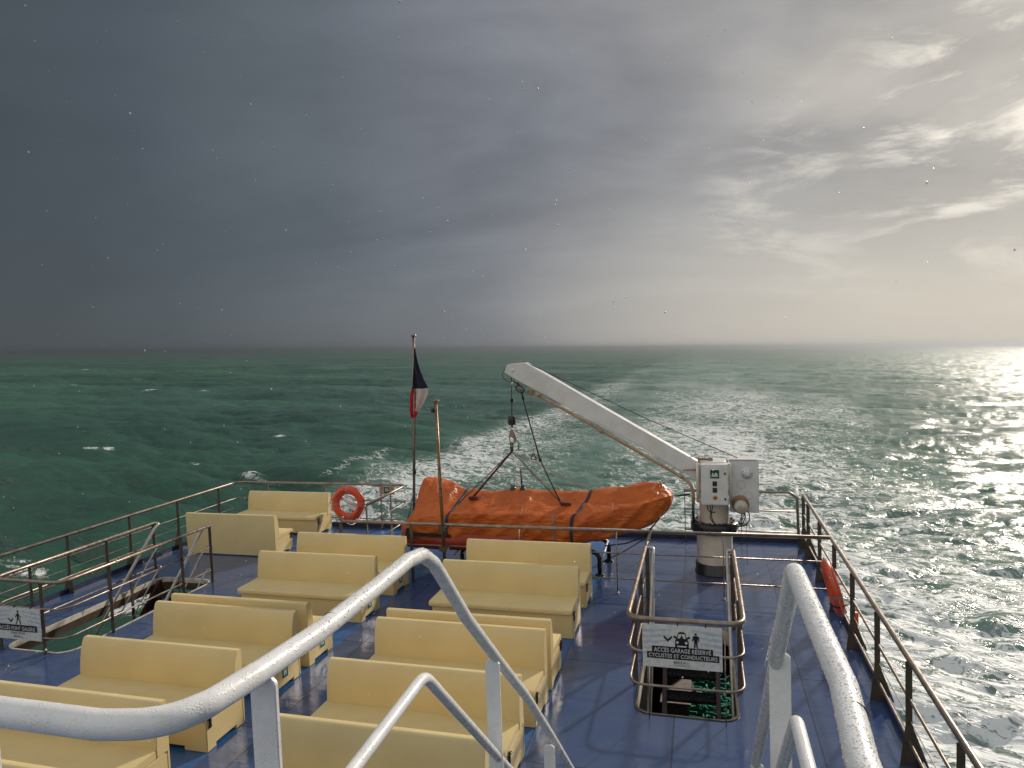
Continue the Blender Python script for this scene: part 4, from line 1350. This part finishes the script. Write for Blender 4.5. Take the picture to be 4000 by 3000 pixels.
MB().tube([(-0.80, 13.0, 1.05), (-1.10, 12.9, 0.72), (-1.40, 12.85, 0.60), (-1.80, 12.8, 0.55)], 0.012, 6, fillet=0.2).build('bow_rope', M['rubber'], boat)
MB().tube([(-0.84, 13.1, 1.0), (-1.10, 13.1, 0.62), (-1.5, 13.1, 0.36), (-2.0, 13.1, 0.10)], 0.009, 6, fillet=0.2).build('bow_rope', M['rubber'], boat)
MB().tube([(-0.57, 13.3, 1.41), (-0.42, 13.3, 1.415), (-0.23, 13.3, 1.46)], 0.007, 6).build('bow_line', M['rubber'], boat)
MB().tube([(-0.48, 13.3, 1.412), (-0.25, 13.3, 1.45)], 0.016, 7).build('bow_line', M['rubber'], boat)

# cradle the boat rests on
cr = thing('boat_cradle', (-3.3, 13.2, 0), 'black tubular cradle standing on the deck under the orange boat', 'cradle')
for y, x0, x1 in ((12.76, -4.60, -1.90), (13.64, -4.60, -1.84)):
    MB().tube([(x0, y, 0.02), (x0, y, 0.47), (-2.12, y, 0.47), (x1, y, 0.40), (x1, y, 0.02)], 0.042, 14, fillet=0.24, fseg=8).build('frame', M['black'], cr)
for x in (-4.3, -3.2, -2.25):
    MB().tube([(x, 12.76, 0.455), (x, 13.64, 0.455)], 0.03, 10).build('cross_bar', M['black'], cr)
MB().tube([(-1.905, 12.80, 0.16), (-1.845, 13.60, 0.42)], 0.018, 10).build('brace', M['white'], cr)
MB().tube([(-4.78, 12.80, 0.25), (-4.62, 13.60, 0.50)], 0.018, 10).build('brace', M['white'], cr)
for x, y in ((-4.60, 12.76), (-1.90, 12.76), (-4.60, 13.64), (-1.84, 13.64)):
    MB().lathe([(0.0, 0.03), (0.075, 0.028), (0.085, 0.02), (0.085, 0.001)], (x, y, 0), n=16).build('foot_plate', M['black'], cr)

# ------------------------------------------------------------------ crane
CX, CY = 0.172, 13.32
crane = thing('boat_crane', (CX, CY, 0), 'white boat crane with control box, standing at the stern right of the orange boat', 'crane')
MB().lathe([(0.0, 0.002), (0.362, 0.002), (0.362, 0.02), (0.350, 0.025), (0.350, 0.195), (0.318, 0.20)], (CX, CY, 0), n=40).build('base_flange', M['black'], crane)
MB().lathe([(0.318, 0.19), (0.318, 0.77)], (CX, CY, 0), n=48).build('lower_column', M['column'], crane)
mb = MB()
mb.lathe([(0.30, 0.765), (0.40, 0.775), (0.425, 0.80), (0.425, 0.935), (0.41, 0.955), (0.25, 0.96)], (CX, CY, 0), n=48)
for k in range(14):
    t_ = 2 * math.pi * k / 14
    mb.lathe([(0.0, 0.99), (0.018, 0.99), (0.018, 0.955)], (CX + 0.345 * math.cos(t_), CY + 0.345 * math.sin(t_), 0), n=8)
mb.build('slewing_ring', M['black'], crane)
mb = MB()
mb.lathe([(0.262, 0.958), (0.262, 2.055)], (CX, CY, 0), n=48)
mb.build('upper_column', M['column'], crane)
MB().lathe([(0.0, 2.105), (0.20, 2.10), (0.262, 2.09), (0.268, 2.075), (0.268, 2.05), (0.0, 2.05)], (CX, CY, 0), n=48).build('top_cap', M['white'], crane)
mb = MB()
mb.tube([(-0.085, 13.2, 2.04), (-0.085, 13.2, 2.13)], 0.014, 8)
mb.tube([(-0.10, 13.2, 2.125), (0.10, 13.2, 2.125)], 0.020, 10)
mb.lathe([(0.0, -0.04), (0.03, -0.04), (0.03, 0.04), (0.0, 0.04)], (0.125, 13.2, 2.125), 'X', 10)
mb.build('grab_handle', M['rust'], crane)
# jib
A = [(-3.726, 3.812), (-3.655, 3.967), (-3.303, 3.992), (-1.129, 2.690), (-0.06, 2.055), (-0.06, 1.690), (-1.137, 2.358), (-3.078, 3.432), (-3.488, 3.665)]
MB().prism(A, lambda u, v, d: Vector((u, d, v)), 13.15, 13.42, bev=0.012).build('jib', M['white'], crane)
MB().lathe([(0.0, -0.012), (0.036, -0.012), (0.040, 0.0)], (-3.548, 13.15, 3.845), 'Y', 20).build('sheave_cap', M['white'], crane)
# pipe under the jib and down the column
mb = MB()
mb.tube([(-3.10, 13.10, 3.395), (-2.0, 13.10, 2.765), (-0.33, 13.10, 1.775), (-0.22, 13.05, 1.66), (-0.19, 13.05, 1.50), (-0.195, 13.05, 1.30)], 0.030, 12, fillet=0.10)
for s in (0.02, 0.45, 0.97):
    p = Vector((-3.10, 13.10, 3.395)).lerp(Vector((-0.33, 13.10, 1.775)), s)
    d = (Vector((-0.33, 13.10, 1.775)) - Vector((-3.10, 13.10, 3.395))).normalized() * 0.05
    mb.tube([p - d, p + d], 0.040, 12)
mb.build('cable_pipe', M['conduit'], crane)
MB().tube([(-0.195, 13.05, 1.33), (-0.20, 13.04, 1.15), (-0.188, 13.06, 0.97)], 0.026, 10).build('cable_sleeve', M['black'], crane)
MB().tube([(-2.98, 13.12, 3.42), (-0.40, 13.12, 1.90)], 0.010, 6).build('electric_cable', M['white'], crane)
MB().tube([(-0.36, 13.10, 1.94), (-0.10, 13.10, 1.945)], 0.016, 8).build('stub_pipe', M['conduit'], crane)
# mounting frame of the control box
mb = MB()
mb.tube([(-0.10, 13.0, 2.06), (0.46, 13.0, 2.07)], 0.026, 10)
mb.tube([(-0.10, 13.0, 1.41), (0.46, 13.0, 1.42)], 0.026, 10)
mb.tube([(-0.105, 13.0, 2.08), (-0.105, 13.0, 1.37)], 0.030, 12)
mb.tube([(0.455, 13.0, 2.08), (0.455, 13.0, 1.40)], 0.026, 12)
for x in (-0.08, 0.43):
    mb.box(x - 0.02, x + 0.02, 13.0, 13.2, 1.5, 1.56)
mb.build('box_bracket', M['column'], crane)
cb = MB().box(-0.052, 0.415, 12.85, 12.985, 1.355, 2.085, bev=0.012).build('control_box', M['white'], crane)
mb = MB()
mb.box(-0.048, 0.411, 12.838, 12.850, 1.372, 2.040, bev=0.005)
mb.build('door', M['white'], cb)
mb = MB()
mb.box(0.105, 0.272, 12.835, 12.839, 1.835, 2.000, mat=0)
mb.box(0.112, 0.265, 12.834, 12.836, 1.842, 1.993, mat=1)
fnr = lambda u, v, d: Vector((0.188 + u, 12.834 - d, 1.917 + v))
mb.prism([(-0.055, -0.005), (0.058, 0.0), (0.050, -0.028), (-0.045, -0.028)], fnr, -0.001, 0.0015, mat=0)
mb.prism([(-0.005, 0.0), (0.008, 0.028), (0.035, 0.026), (0.050, 0.0)], fnr, -0.001, 0.0019, mat=0)
mb.prism([(-0.045, -0.003), (-0.038, 0.028), (-0.025, 0.028), (-0.018, -0.003)], fnr, -0.001, 0.0023, mat=0)
mb.prism([(-0.062, -0.036)] + [(-0.062 + 0.0124 * i, -0.036 + (0.006 if i % 2 else 0)) for i in range(1, 11)] + [(0.062, -0.046), (-0.062, -0.046)], fnr, -0.001, 0.0015, mat=0)
mb.build('rescue_boat_pictogram', [M['sign_white'], M['green_sign']], cb)
for z0, z1 in ((1.702, 1.789), (1.587, 1.674)):
    MB().box(0.149, 0.225, 12.828, 12.839, z0, z1, bev=0.003).build('switch_plate', M['black'], cb)
mb = MB()
mb.lathe([(0.0, -0.012), (0.040, -0.010), (0.042, 0.0)], (0.191, 12.838, 1.501), 'Y', 20, mat=1)
mb.lathe([(0.0, -0.035), (0.018, -0.034), (0.024, -0.026), (0.022, -0.010)], (0.191, 12.838, 1.501), 'Y', 20, mat=0)
mb.build('stop_button', [M['red_button'], M['yellow']], cb)
for z in (1.93, 1.471):
    MB().box(0.348, 0.378, 12.826, 12.840, z - 0.02, z + 0.02, bev=0.004).build('door_lock', M['black'], cb)
# winch housing
wh = MB().box(0.455, 0.948, 13.14, 13.52, 1.165, 2.125, bev=0.008).build('winch_housing', M['white'], crane)
MB().box(0.438, 0.930, 13.12, 13.54, 2.126, 2.140, bev=0.003).build('lid', M['white'], wh)
mb = MB()
for k in range(9):
    z = 1.35 + k * 0.085
    mb.lathe([(0.0, 0.014), (0.008, 0.014), (0.010, 0.0)], (0.948, 13.3, z), 'X', 8)
mb.box(0.947, 0.953, 13.16, 13.50, 1.3, 2.05)
mb.build('rusty_side_seam', M['rust'], wh)
mb = MB()
mb.lathe([(0.10, 0.0), (0.10, -0.02), (0.06, -0.03), (0.06, -0.06), (0.052, -0.07), (0.0, -0.07)], (0.752, 13.14, 1.888), 'Y', 28)
for k in range(8):
    t_ = 2 * math.pi * k / 8 + 0.2
    mb.lathe([(0.0, -0.034), (0.011, -0.034), (0.012, -0.018)], (0.752 + 0.083 * math.cos(t_), 13.14, 1.888 + 0.083 * math.sin(t_)), 'Y', 8)
mb.build('gearbox_cap', M['white'], wh)
mb = MB()
for cx_, cz_ in ((0.652, 1.674), (0.762, 1.475)):
    mb.lathe([(0.076, 0.0), (0.076, -0.003), (0.072, -0.003), (0.072, 0.0)], (cx_, 13.14, cz_), 'Y', 32)
mb.build('access_plate', M['tape'], wh)
mt = MB().lathe([(0.150, 13.13 - 12.9), (0.150, 0.16), (0.120, 0.15), (0.118, -0.03), (0.105, -0.05)], (0.628, 12.9, 1.335), 'Y', 32).build('winch_motor', M['rust'], crane)
mb = MB()
for k in range(18):
    t_ = 2 * math.pi * k / 18
    c_, s_ = math.cos(t_), math.sin(t_)
    Mx = Matrix.Translation(Vector((0.628, 12.9, 1.335))) @ Matrix.Rotation(-t_, 4, 'Y')
    mb.box(0.112, 0.134, -0.02, 0.14, -0.004, 0.004, M=Mx)
mb.build('cooling_fins', M['rust'], mt)
MB().lathe([(0.118, -0.02), (0.112, -0.10), (0.095, -0.122), (0.0, -0.130)], (0.628, 12.9, 1.335), 'Y', 32).build('end_cap', M['motor_cap'], mt)
for pts in ([(0.05, 12.92, 1.36), (0.06, 12.9, 1.26), (0.12, 12.88, 1.21), (0.19, 12.9, 1.22)],
            [(0.10, 12.92, 1.36), (0.11, 12.88, 1.22), (0.09, 12.87, 1.12), (0.14, 12.88, 1.04), (0.20, 12.92, 0.99)],
            [(0.15, 12.92, 1.36), (0.13, 12.88, 1.25), (0.12, 12.87, 1.13), (0.18, 12.9, 0.98)],
            [(0.70, 12.95, 1.28), (0.77, 12.92, 1.20), (0.77, 12.92, 1.08), (0.70, 12.92, 0.99), (0.60, 12.94, 0.96), (0.42, 12.95, 0.965), (0.30, 12.97, 0.97)],
            [(0.70, 12.93, 1.26), (0.62, 12.92, 1.12), (0.60, 12.92, 1.00), (0.66, 12.92, 1.02), (0.70, 12.92, 1.16), (0.66, 12.93, 1.24)],
            [(0.72, 12.93, 1.26), (0.66, 12.91, 1.14), (0.62, 12.91, 1.00), (0.58, 12.93, 0.95)]):
    MB().tube(pts, 0.009, 7, fillet=0.06).build('power_cable', M['rubber'], crane)
MB().tube([(0.705, 12.95, 1.20), (0.715, 12.93, 0.9), (0.72, 12.91, 0.28)], 0.004, 6).build('hanging_line', M['rubber'], crane)
# winch wire along the jib
MB().tube([(0.62, 13.29, 2.13), (-1.0, 13.29, 2.86), (-3.35, 13.29, 4.01)], 0.008, 6).build('winch_wire', M['black'], crane)
MB().lathe([(0.0, 0.05), (0.03, 0.045), (0.035, 0.0), (0.0, -0.02)], (-0.20, 13.25, 2.17), n=14).build('jib_lamp', M['white'], crane)
# lamp under the tip
mb = MB()
Mx = Matrix.Translation(Vector((-3.415, 13.2, 3.475))) @ Matrix.Rotation(math.radians(28), 4, 'Y')
bm = bmesh.new()
bmesh.ops.create_uvsphere(bm, u_segments=20, v_segments=12, radius=1)
bmesh.ops.scale(bm, vec=(0.098, 0.06, 0.055), verts=list(bm.verts))
mb.bm(bm, True, 0, Mx)
mb.build('tip_lamp', M['tape'], crane)
mb = MB()
for w in (0.0,):
    mb.tube([Mx @ Vector((0.102 * math.cos(i * math.pi / 8), -0.04, 0.060 * math.sin(i * math.pi / 8))) for i in range(16)], 0.008, 6, closed=True)
    mb.tube([Mx @ Vector((-0.10, -0.06, 0.0)), Mx @ Vector((0.10, -0.062, 0.0))], 0.005, 6)
mb.tube([(-3.47, 13.2, 3.60), (-3.44, 13.2, 3.54)], 0.02, 8)
mb.tube([(-3.56, 13.2, 3.64), (-3.44, 13.2, 3.55)], 0.014, 8)
mb.build('lamp_guard', M['black'], crane)
MB().tube([(-3.70, 13.15, 3.87), (-3.76, 13.14, 3.78), (-3.73, 13.14, 3.68), (-3.64, 13.14, 3.62), (-3.56, 13.15, 3.63)], 0.006, 6, fillet=0.06).build('lamp_cable', M['rubber'], crane)
MB().box(-3.25, -3.13, 13.06, 13.14, 3.36, 3.47, bev=0.02).build('pipe_clamp', M['rust'], crane)
# fall, weight and hook
MB().tube([(-3.615, 13.29, 3.70), (-3.632, 13.29, 2.94)], 0.010, 8).build('lifting_wire', M['black'], crane)
MB().tube([(-3.645, 13.29, 3.70), (-3.630, 13.29, 3.25)], 0.003, 5).build('thin_wire', M['rope'], crane)
MB().lathe([(0.0, 0.04), (0.030, 0.04), (0.034, 0.03), (0.034, -0.03), (0.0, -0.035)], (-3.622, 13.29, 3.245), n=12).build('wire_stop', M['black'], crane)
MB().lathe([(0.0, 0.09), (0.070, 0.09), (0.076, 0.082), (0.076, -0.078), (0.070, -0.085), (0.0, -0.085)], (-3.637, 13.29, 2.850), n=24).build('ballast_weight', M['black'], crane)
MB().tube([(-3.637, 13.29, 2.77), (-3.637, 13.29, 2.70)], 0.018, 8).build('shackle', M['black'], crane)
hk = MB().prism([(-3.66, 2.68), (-3.615, 2.68), (-3.585, 2.60), (-3.556, 2.52), (-3.548, 2.45), (-3.57, 2.41), (-3.61, 2.395), (-3.60, 2.44), (-3.615, 2.49), (-3.66, 2.53), (-3.70, 2.525), (-3.705, 2.56)],
                lambda u, v, d: Vector((u, d, v)), 13.25, 13.33, bev=0.010).build('release_hook', M['rope_grey'] if 'rope_grey' in M else M['grey_box'], crane)
MB().tube([(-3.69, 13.29, 2.53), (-3.70, 13.29, 2.47), (-3.68, 13.29, 2.42), (-3.64, 13.29, 2.40), (-3.60, 13.29, 2.41)], 0.013, 8, fillet=0.03).build('hook_bow', M['rust'], crane)
MB().tube([(-3.60, 13.25, 2.56), (-3.545, 13.24, 2.47), (-3.50, 13.24, 2.42), (-3.50, 13.24, 2.37)], 0.008, 6).build('release_lever', M['black'], crane)
MB().lathe([(0.0, 0.055), (0.014, 0.04), (0.014, -0.04), (0.0, -0.055)], (-3.503, 13.24, 2.325), n=10).build('release_toggle', M['red_strap'], crane)

# lifting sling between hook and boat
slg = thing('lifting_sling', (-3.65, 13.29, 2.2), 'dark webbing and rope sling spreading from the crane hook down to the orange boat', 'sling')
MB().tube([(-3.675, 13.29, 2.41), (-3.672, 13.29, 2.24)], 0.016, 8).build('sling_loop', M['rubber'], slg)
MB().tube([(-3.635, 13.29, 2.41), (-3.640, 13.29, 2.24)], 0.014, 8).build('sling_loop', M['rubber'], slg)
for p, r, mt_ in (((-4.40, 12.98, 1.37), 0.021, 'red_strap'), ((-4.62, 12.72, 1.29), 0.008, 'rubber'), ((-2.53, 12.86, 1.33), 0.011, 'rope'), ((-2.05, 13.62, 1.37), 0.009, 'rope')):
    MB().tube([(-3.66, 13.29, 2.235), p], r, 8).build('sling_leg', M[mt_], slg)
MB().tube([(-3.645, 13.26, 2.23), (-2.60, 12.83, 1.32)], 0.007, 6).build('sling_leg', M['rubber'], slg)
MB().tube([(-3.637, 13.27, 2.17), (-3.63, 13.28, 1.54)], 0.004, 6).build('light_line', M['tape'], slg)
MB().tube([(-3.60, 13.25, 2.10), (-3.62, 13.2, 1.98), (-3.75, 13.1, 1.90), (-3.93, 13.05, 1.88)], 0.005, 6, fillet=0.08).build('light_line', M['rope'], slg)
MB().tube([(-4.00, 13.05, 1.80), (-4.01, 13.02, 1.62), (-4.03, 13.0, 1.52), (-4.09, 12.98, 1.45)], 0.005, 6, fillet=0.06).build('light_line', M['rope'], slg)
rp = MB().tube([(-3.40, 13.2, 3.41), (-3.30, 13.17, 3.02), (-3.06, 13.12, 2.12)], 0.014, 8).tube([(-3.06, 13.12, 2.12), (-2.62, 12.86, 1.32)], 0.013, 8)
rp.lathe([(0.0, 0.04), (0.035, 0.02), (0.035, -0.02), (0.0, -0.04)], (-3.05, 13.12, 2.10), n=10)
rp.tube([(-3.395, 13.2, 3.42), (-3.36, 13.19, 3.26)], 0.022, 8)
o = rp.build('tag_rope', M['rubber'])
origin_to(o, (-3.40, 13.2, 3.41))
props(o, 'thick knotted black rope running from the crane tip lamp to the boat cover', 'rope')
tr = thing('pull_handle', (-3.15, 13.0, 2.2), 'small triangular pull handle hanging on a thin wire under the crane jib', 'handle')
MB().tube([(-3.150, 13.0, 2.258), (-3.210, 13.0, 2.128), (-3.090, 13.0, 2.128)], 0.010, 8, closed=True, fillet=0.02).build('triangle', M['red_strap'], tr)
MB().tube([(-3.17, 13.08, 3.36), (-3.150, 13.0, 2.258)], 0.0028, 5).build('wire', M['black'], tr)
o = MB().tube([(-3.496, 13.29, 1.88), (-3.477, 13.29, 1.51)], 0.015, 8).tube([(-3.497, 13.29, 2.02), (-3.496, 13.29, 1.88)], 0.003, 5).build('release_cord', M['red_strap'])
origin_to(o, (-3.477, 13.29, 1.51))
props(o, 'dark red sheathed cord standing upright from the middle of the orange boat cover', 'cord')

# ------------------------------------------------------------------ flagpole with flag, and the short pole
fp = thing('flagpole', (-6.722, 15.35, 0.1), 'tall steel flagpole at the stern rail carrying a drooping tricolour flag', 'flagpole')
P0, P1 = Vector((-6.722, 15.35, 0.05)), Vector((-6.524, 15.35, 4.61))
MB().tube([P0, P1], 0.034, 16).build('pole', M['steel'], fp)
MB().lathe([(0.0, 0.06), (0.05, 0.055), (0.062, 0.035), (0.055, 0.0), (0.0, -0.01)], P1, n=20).build('truck', M['steel'], fp)
MB().tube([(-6.70, 15.32, 0.86), (-6.79, 15.27, 0.45), (-6.87, 15.22, 0.12)], 0.020, 10).build('brace', M['steel'], fp)
MB().tube([(-6.62, 15.35, 0.86), (-6.60, 15.20, 0.45), (-6.60, 15.1, 0.05)], 0.016, 10).build('brace', M['steel'], fp)
MB().tube([(-6.470, 15.33, 4.50), (-6.55, 15.33, 2.9), (-6.62, 15.32, 1.55)], 0.005, 6).build('halyard', M['rubber'], fp)
MB().tube([(-6.620, 15.32, 1.62), (-6.64, 15.31, 1.52), (-6.61, 15.31, 1.40), (-6.63, 15.32, 1.36)], 0.022, 8, fillet=0.03).build('halyard_coil', M['net_dark'] if 'net_dark' in M else M['rubber'], fp)
# flag: hangs in folds from the hoist
mb = MB()
rows = [  # z, left x, right x, colour share along the drop
    (4.42, -6.505, -6.492), (4.20, -6.515, -6.452), (4.00, -6.53, -6.42), (3.80, -6.545, -6.375), (3.60, -6.555, -6.305), (3.44, -6.565, -6.225), (3.365, -6.60, -6.200),
    (3.22, -6.635, -6.228), (3.08, -6.648, -6.300), (2.95, -6.655, -6.390), (2.84, -6.660, -6.470), (2.78, -6.658, -6.500), (2.70, -6.655, -6.545)]
NU, NV = 26, 60
zs = [rows[0][0] + (rows[-1][0] - rows[0][0]) * j / NV for j in range(NV + 1)]
rz = [-r[0] for r in rows]
for side in (0, 1):
    vs = []
    for j, z in enumerate(zs):
        xl = float(np.interp(-z, rz, [r[1] for r in rows]))
        xr = float(np.interp(-z, rz, [r[2] for r in rows]))
        for i in range(NU + 1):
            s = i / NU
            x = xl + (xr - xl) * s
            amp = min(0.05, (xr - xl) * 0.22)
            y = 15.31 + amp * math.sin(s * 9.0 + z * 1.7) + 0.35 * amp * math.sin(s * 21 + z * 3.1) + (0.0025 if side else -0.0025) - 0.02
            vs.append((x, y, z))
    fs, col = [], []
    for j in range(NV):
        for i in range(NU):
            f = (j * (NU + 1) + i, j * (NU + 1) + i + 1, (j + 1) * (NU + 1) + i + 1, (j + 1) * (NU + 1) + i)
            z = (zs[j] + zs[j + 1]) / 2
            x = vs[f[0]][0]
            if z > 3.375: c_ = 0
            elif x < -6.555 + 0.10 * (3.375 - z) or z < 2.83: c_ = 2
            else: c_ = 1
            mb.add([vs[q] for q in f], [(0, 1, 2, 3)], True, c_)
flag = mb.build('flag', [M['flag_blue'], M['flag_white'], M['flag_red']])
origin_to(flag, (-6.51, 15.31, 4.42))
props(flag, 'drooping blue, white and red flag folded on itself at the top of the flagpole', 'flag')
sp_ = thing('signal_pole', (-4.60, 11.80, 0), 'shorter brown pole clamped to the railing in front of the orange boat', 'pole')
MB().tube([(-4.595, 11.80, 0.05), (-4.644, 11.80, 3.36)], 0.030, 14).build('pole', M['brass'], sp_)
MB().lathe([(0.0, 0.03), (0.065, 0.028), (0.068, 0.018), (0.035, 0.0), (0.034, -0.05)], (-4.644, 11.80, 3.372), n=16).build('cap', M['steel'], sp_)
MB().lathe([(0.0, 0.05), (0.03, 0.03), (0.035, -0.02), (0.0, -0.05)], (-4.695, 11.78, 3.21), n=12).build('small_lamp', M['black'], sp_)
for z in (1.05, 0.68):
    MB().box(-4.68, -4.52, 11.74, 11.90, z - 0.045, z + 0.045, bev=0.012).build('clamp', M['post'], sp_)
MB().lathe([(0.036, 0.02), (0.040, 0.0), (0.036, -0.02)], (-4.622, 11.80, 1.95), n=14).build('collar', M['brass'], sp_)


# ------------------------------------------------------------------ lifebuoys
def torus_mb(Mx, R1, rx, ry, n=72, m=20, arc=(0, 2 * math.pi), mat=0, mb=None, grow=0.0):
    mb = mb or MB()
    vs = []
    full = abs(arc[1] - arc[0] - 2 * math.pi) < 1e-6
    nn = n if full else n + 1
    for i in range(nn):
        t_ = arc[0] + (arc[1] - arc[0]) * i / n
        for k in range(m):
            p_ = 2 * math.pi * k / m
            rr_ = R1 + (rx + grow) * math.cos(p_)
            vs.append(Mx @ Vector((rr_ * math.cos(t_), (ry + grow) * math.sin(p_), rr_ * math.sin(t_))))
    fs = []
    for i in range(n):
        i2 = (i + 1) % nn
        for k in range(m):
            k2 = (k + 1) % m
            fs.append((i * m + k, i * m + k2, i2 * m + k2, i2 * m + k))
    return mb.add(vs, fs, True, mat)


def lifebuoy(loc, Mx, label, texts, ry=0.055):
    t = thing('lifebuoy', loc, label, 'lifebuoy', 'orange lifebuoys on the deck railings')
    torus_mb(Mx, 0.325, 0.098, ry).build('ring', M['buoy'], t)
    for k in range(4):
        c_ = math.pi / 2 * k + 0.03
        torus_mb(Mx, 0.325, 0.098, ry, 5, 20, (c_ - 0.055, c_ + 0.055), grow=0.003).build('reflective_band', M['tape'], t)
    mb = MB()
    for k in range(4):
        a0, a1 = math.pi / 2 * k + 0.12, math.pi / 2 * (k + 1) - 0.10
        mb.tube([Mx @ Vector(((0.423 + 0.02 * math.sin(math.pi * s) ** 0.5) * math.cos(a0 + (a1 - a0) * s), 0.0, (0.423 + 0.02 * math.sin(math.pi * s) ** 0.5) * math.sin(a0 + (a1 - a0) * s))) for s in [i / 12 for i in range(13)]], 0.006, 6)
    mb.build('grab_line', M['rope'], t)
    for s, mid, step in texts:
        mb = MB()
        for i, ch in enumerate(s):
            if ch == ' ': continue
            an = mid - (i - (len(s) - 1) / 2) * step
            C0 = Vector((0.325 * math.cos(an), -0.056, 0.325 * math.sin(an)))
            tx, tz = Vector((math.sin(an), 0, -math.cos(an))), Vector((math.cos(an), 0, math.sin(an)))
            text_mb(ch, 0.045 if ch != 'I' else 0.015, lambda u, v, d: Mx @ (C0 + tx * u + tz * v + Vector((0, -d, 0))), 0.001, 0, mb, 1.0, 0.065)
        mb.build('lettering', M['sign_black'], t)
    return t


lb = lifebuoy((-8.32, 15.08, 0.25), Matrix.Translation(Vector((-8.28, 15.06, 0.66))) @ Matrix.Rotation(math.radians(4), 4, 'Z'),
              'orange lifebuoy with black letters hanging on the stern railing beside the far left bench', [('VINNARA', math.radians(136), 0.185), ('BREST', math.radians(-40), 0.185)])
MB().prism([(-0.02, -0.10), (0.05, -0.05), (0.27, -0.16), (0.31, -0.25), (0.29, -0.36), (0.24, -0.37), (0.02, -0.24), (-0.03, -0.16)],
           lambda u, v, d: Vector((-8.34 + u, d, 0.78 + v)), 15.12, 15.20, bev=0.012).build('light_holder', M['white'], lb)
MB().tube([(-8.58, 15.14, 0.84), (-8.50, 15.14, 0.80), (-8.42, 15.14, 0.73), (-8.28, 15.14, 0.68), (-8.10, 15.14, 0.62)], lambda s: 0.055 - 0.02 * math.sin(s * 3), 12, fillet=0.05).build('smoke_float', M['white'], lb)
MB().box(-8.26, -8.12, 15.16, 15.22, 0.26, 0.52, bev=0.01).build('bracket', M['post'], lb)
MB().tube([(-8.78, 15.16, 0.72), (-7.84, 15.16, 0.70)], 0.006, 6).build('retaining_line', M['rope'], lb)
Mr = Matrix.Translation(Vector((1.80, 10.95, 0.62))) @ Matrix.Rotation(math.radians(90), 4, 'Z') @ Matrix.Rotation(math.radians(-14), 4, 'X')
lb2 = lifebuoy((1.82, 10.95, 0.2), Mr, 'orange lifebuoy seen edge-on, tied inside the railing on the right side of the deck', [], 0.068)
MB().tube([(1.70, 10.62, 0.50), (1.78, 10.55, 0.46), (1.93, 10.60, 0.50)], 0.013, 8, fillet=0.05).build('lashing', M['rubber'], lb2)
MB().lathe([(0.0, -0.10), (0.055, -0.09), (0.055, 0.09), (0.0, 0.10)], (1.97, 10.35, 0.40), 'Z', 14).build('float_light', M['buoy'], lb2)

# small green sign on the stern rail
sg = thing('sign', (-7.32, 15.2, 0.88), 'small green lifebuoy sign on a grey plate fixed under the stern railing', 'sign')
MB().box(-7.515, -7.125, 15.19, 15.205, 0.870, 1.075, bev=0.003).build('plate', M['conduit'], sg)
mb = MB()
mb.box(-7.40, -7.235, 15.184, 15.1895, 0.895, 1.060, mat=0)
mb.box(-7.392, -7.243, 15.182, 15.185, 0.903, 1.052, mat=1)
ri = [(0.040 * math.cos(i * math.pi / 8), 0.040 * math.sin(i * math.pi / 8)) for i in range(16)]
fnq = lambda u, v, d: Vector((-7.325 + u, 15.182 - d, 0.985 + v))
mb.prism(ri, fnq, -0.001, 0.0012, mat=0)
mb.prism([(u * 0.5, v * 0.5) for u, v in ri], fnq, -0.001, 0.0020, mat=1)
mb.prism([(0.044, -0.035), (0.056, -0.035), (0.060, 0.03), (0.048, 0.03)], fnq, -0.001, 0.0012, mat=0)
mb.build('lifebuoy_pictogram', [M['sign_white'], M['green_sign']], sg)

# ------------------------------------------------------------------ hail pellets in the air
rnd = random.Random(77)
mb = MB()
oc = [(1, 0, 0), (-1, 0, 0), (0, 1, 0), (0, -1, 0), (0, 0, 1), (0, 0, -1)]
of = [(0, 2, 4), (2, 1, 4), (1, 3, 4), (3, 0, 4), (2, 0, 5), (1, 2, 5), (3, 1, 5), (0, 3, 5)]
for _ in range(620):
    D = rnd.uniform(3.0, 17.0)
    azm = math.radians(rnd.uniform(-62, 32))
    el = math.radians(rnd.uniform(-28, 32))
    p = CAM + Vector((math.sin(azm) * D, math.cos(azm) * D, math.tan(el) * D))
    if p.z < 0.15 or p.x > 12: continue
    r_ = rnd.uniform(0.003, 0.0075) * (0.55 + D / 14)
    mb.add([p + Vector(v) * r_ * (1 if i < 4 else 1.3) for i, v in enumerate(oc)], of, True)
o = mb.build('hail', M['ice'])
o['kind'] = 'stuff'
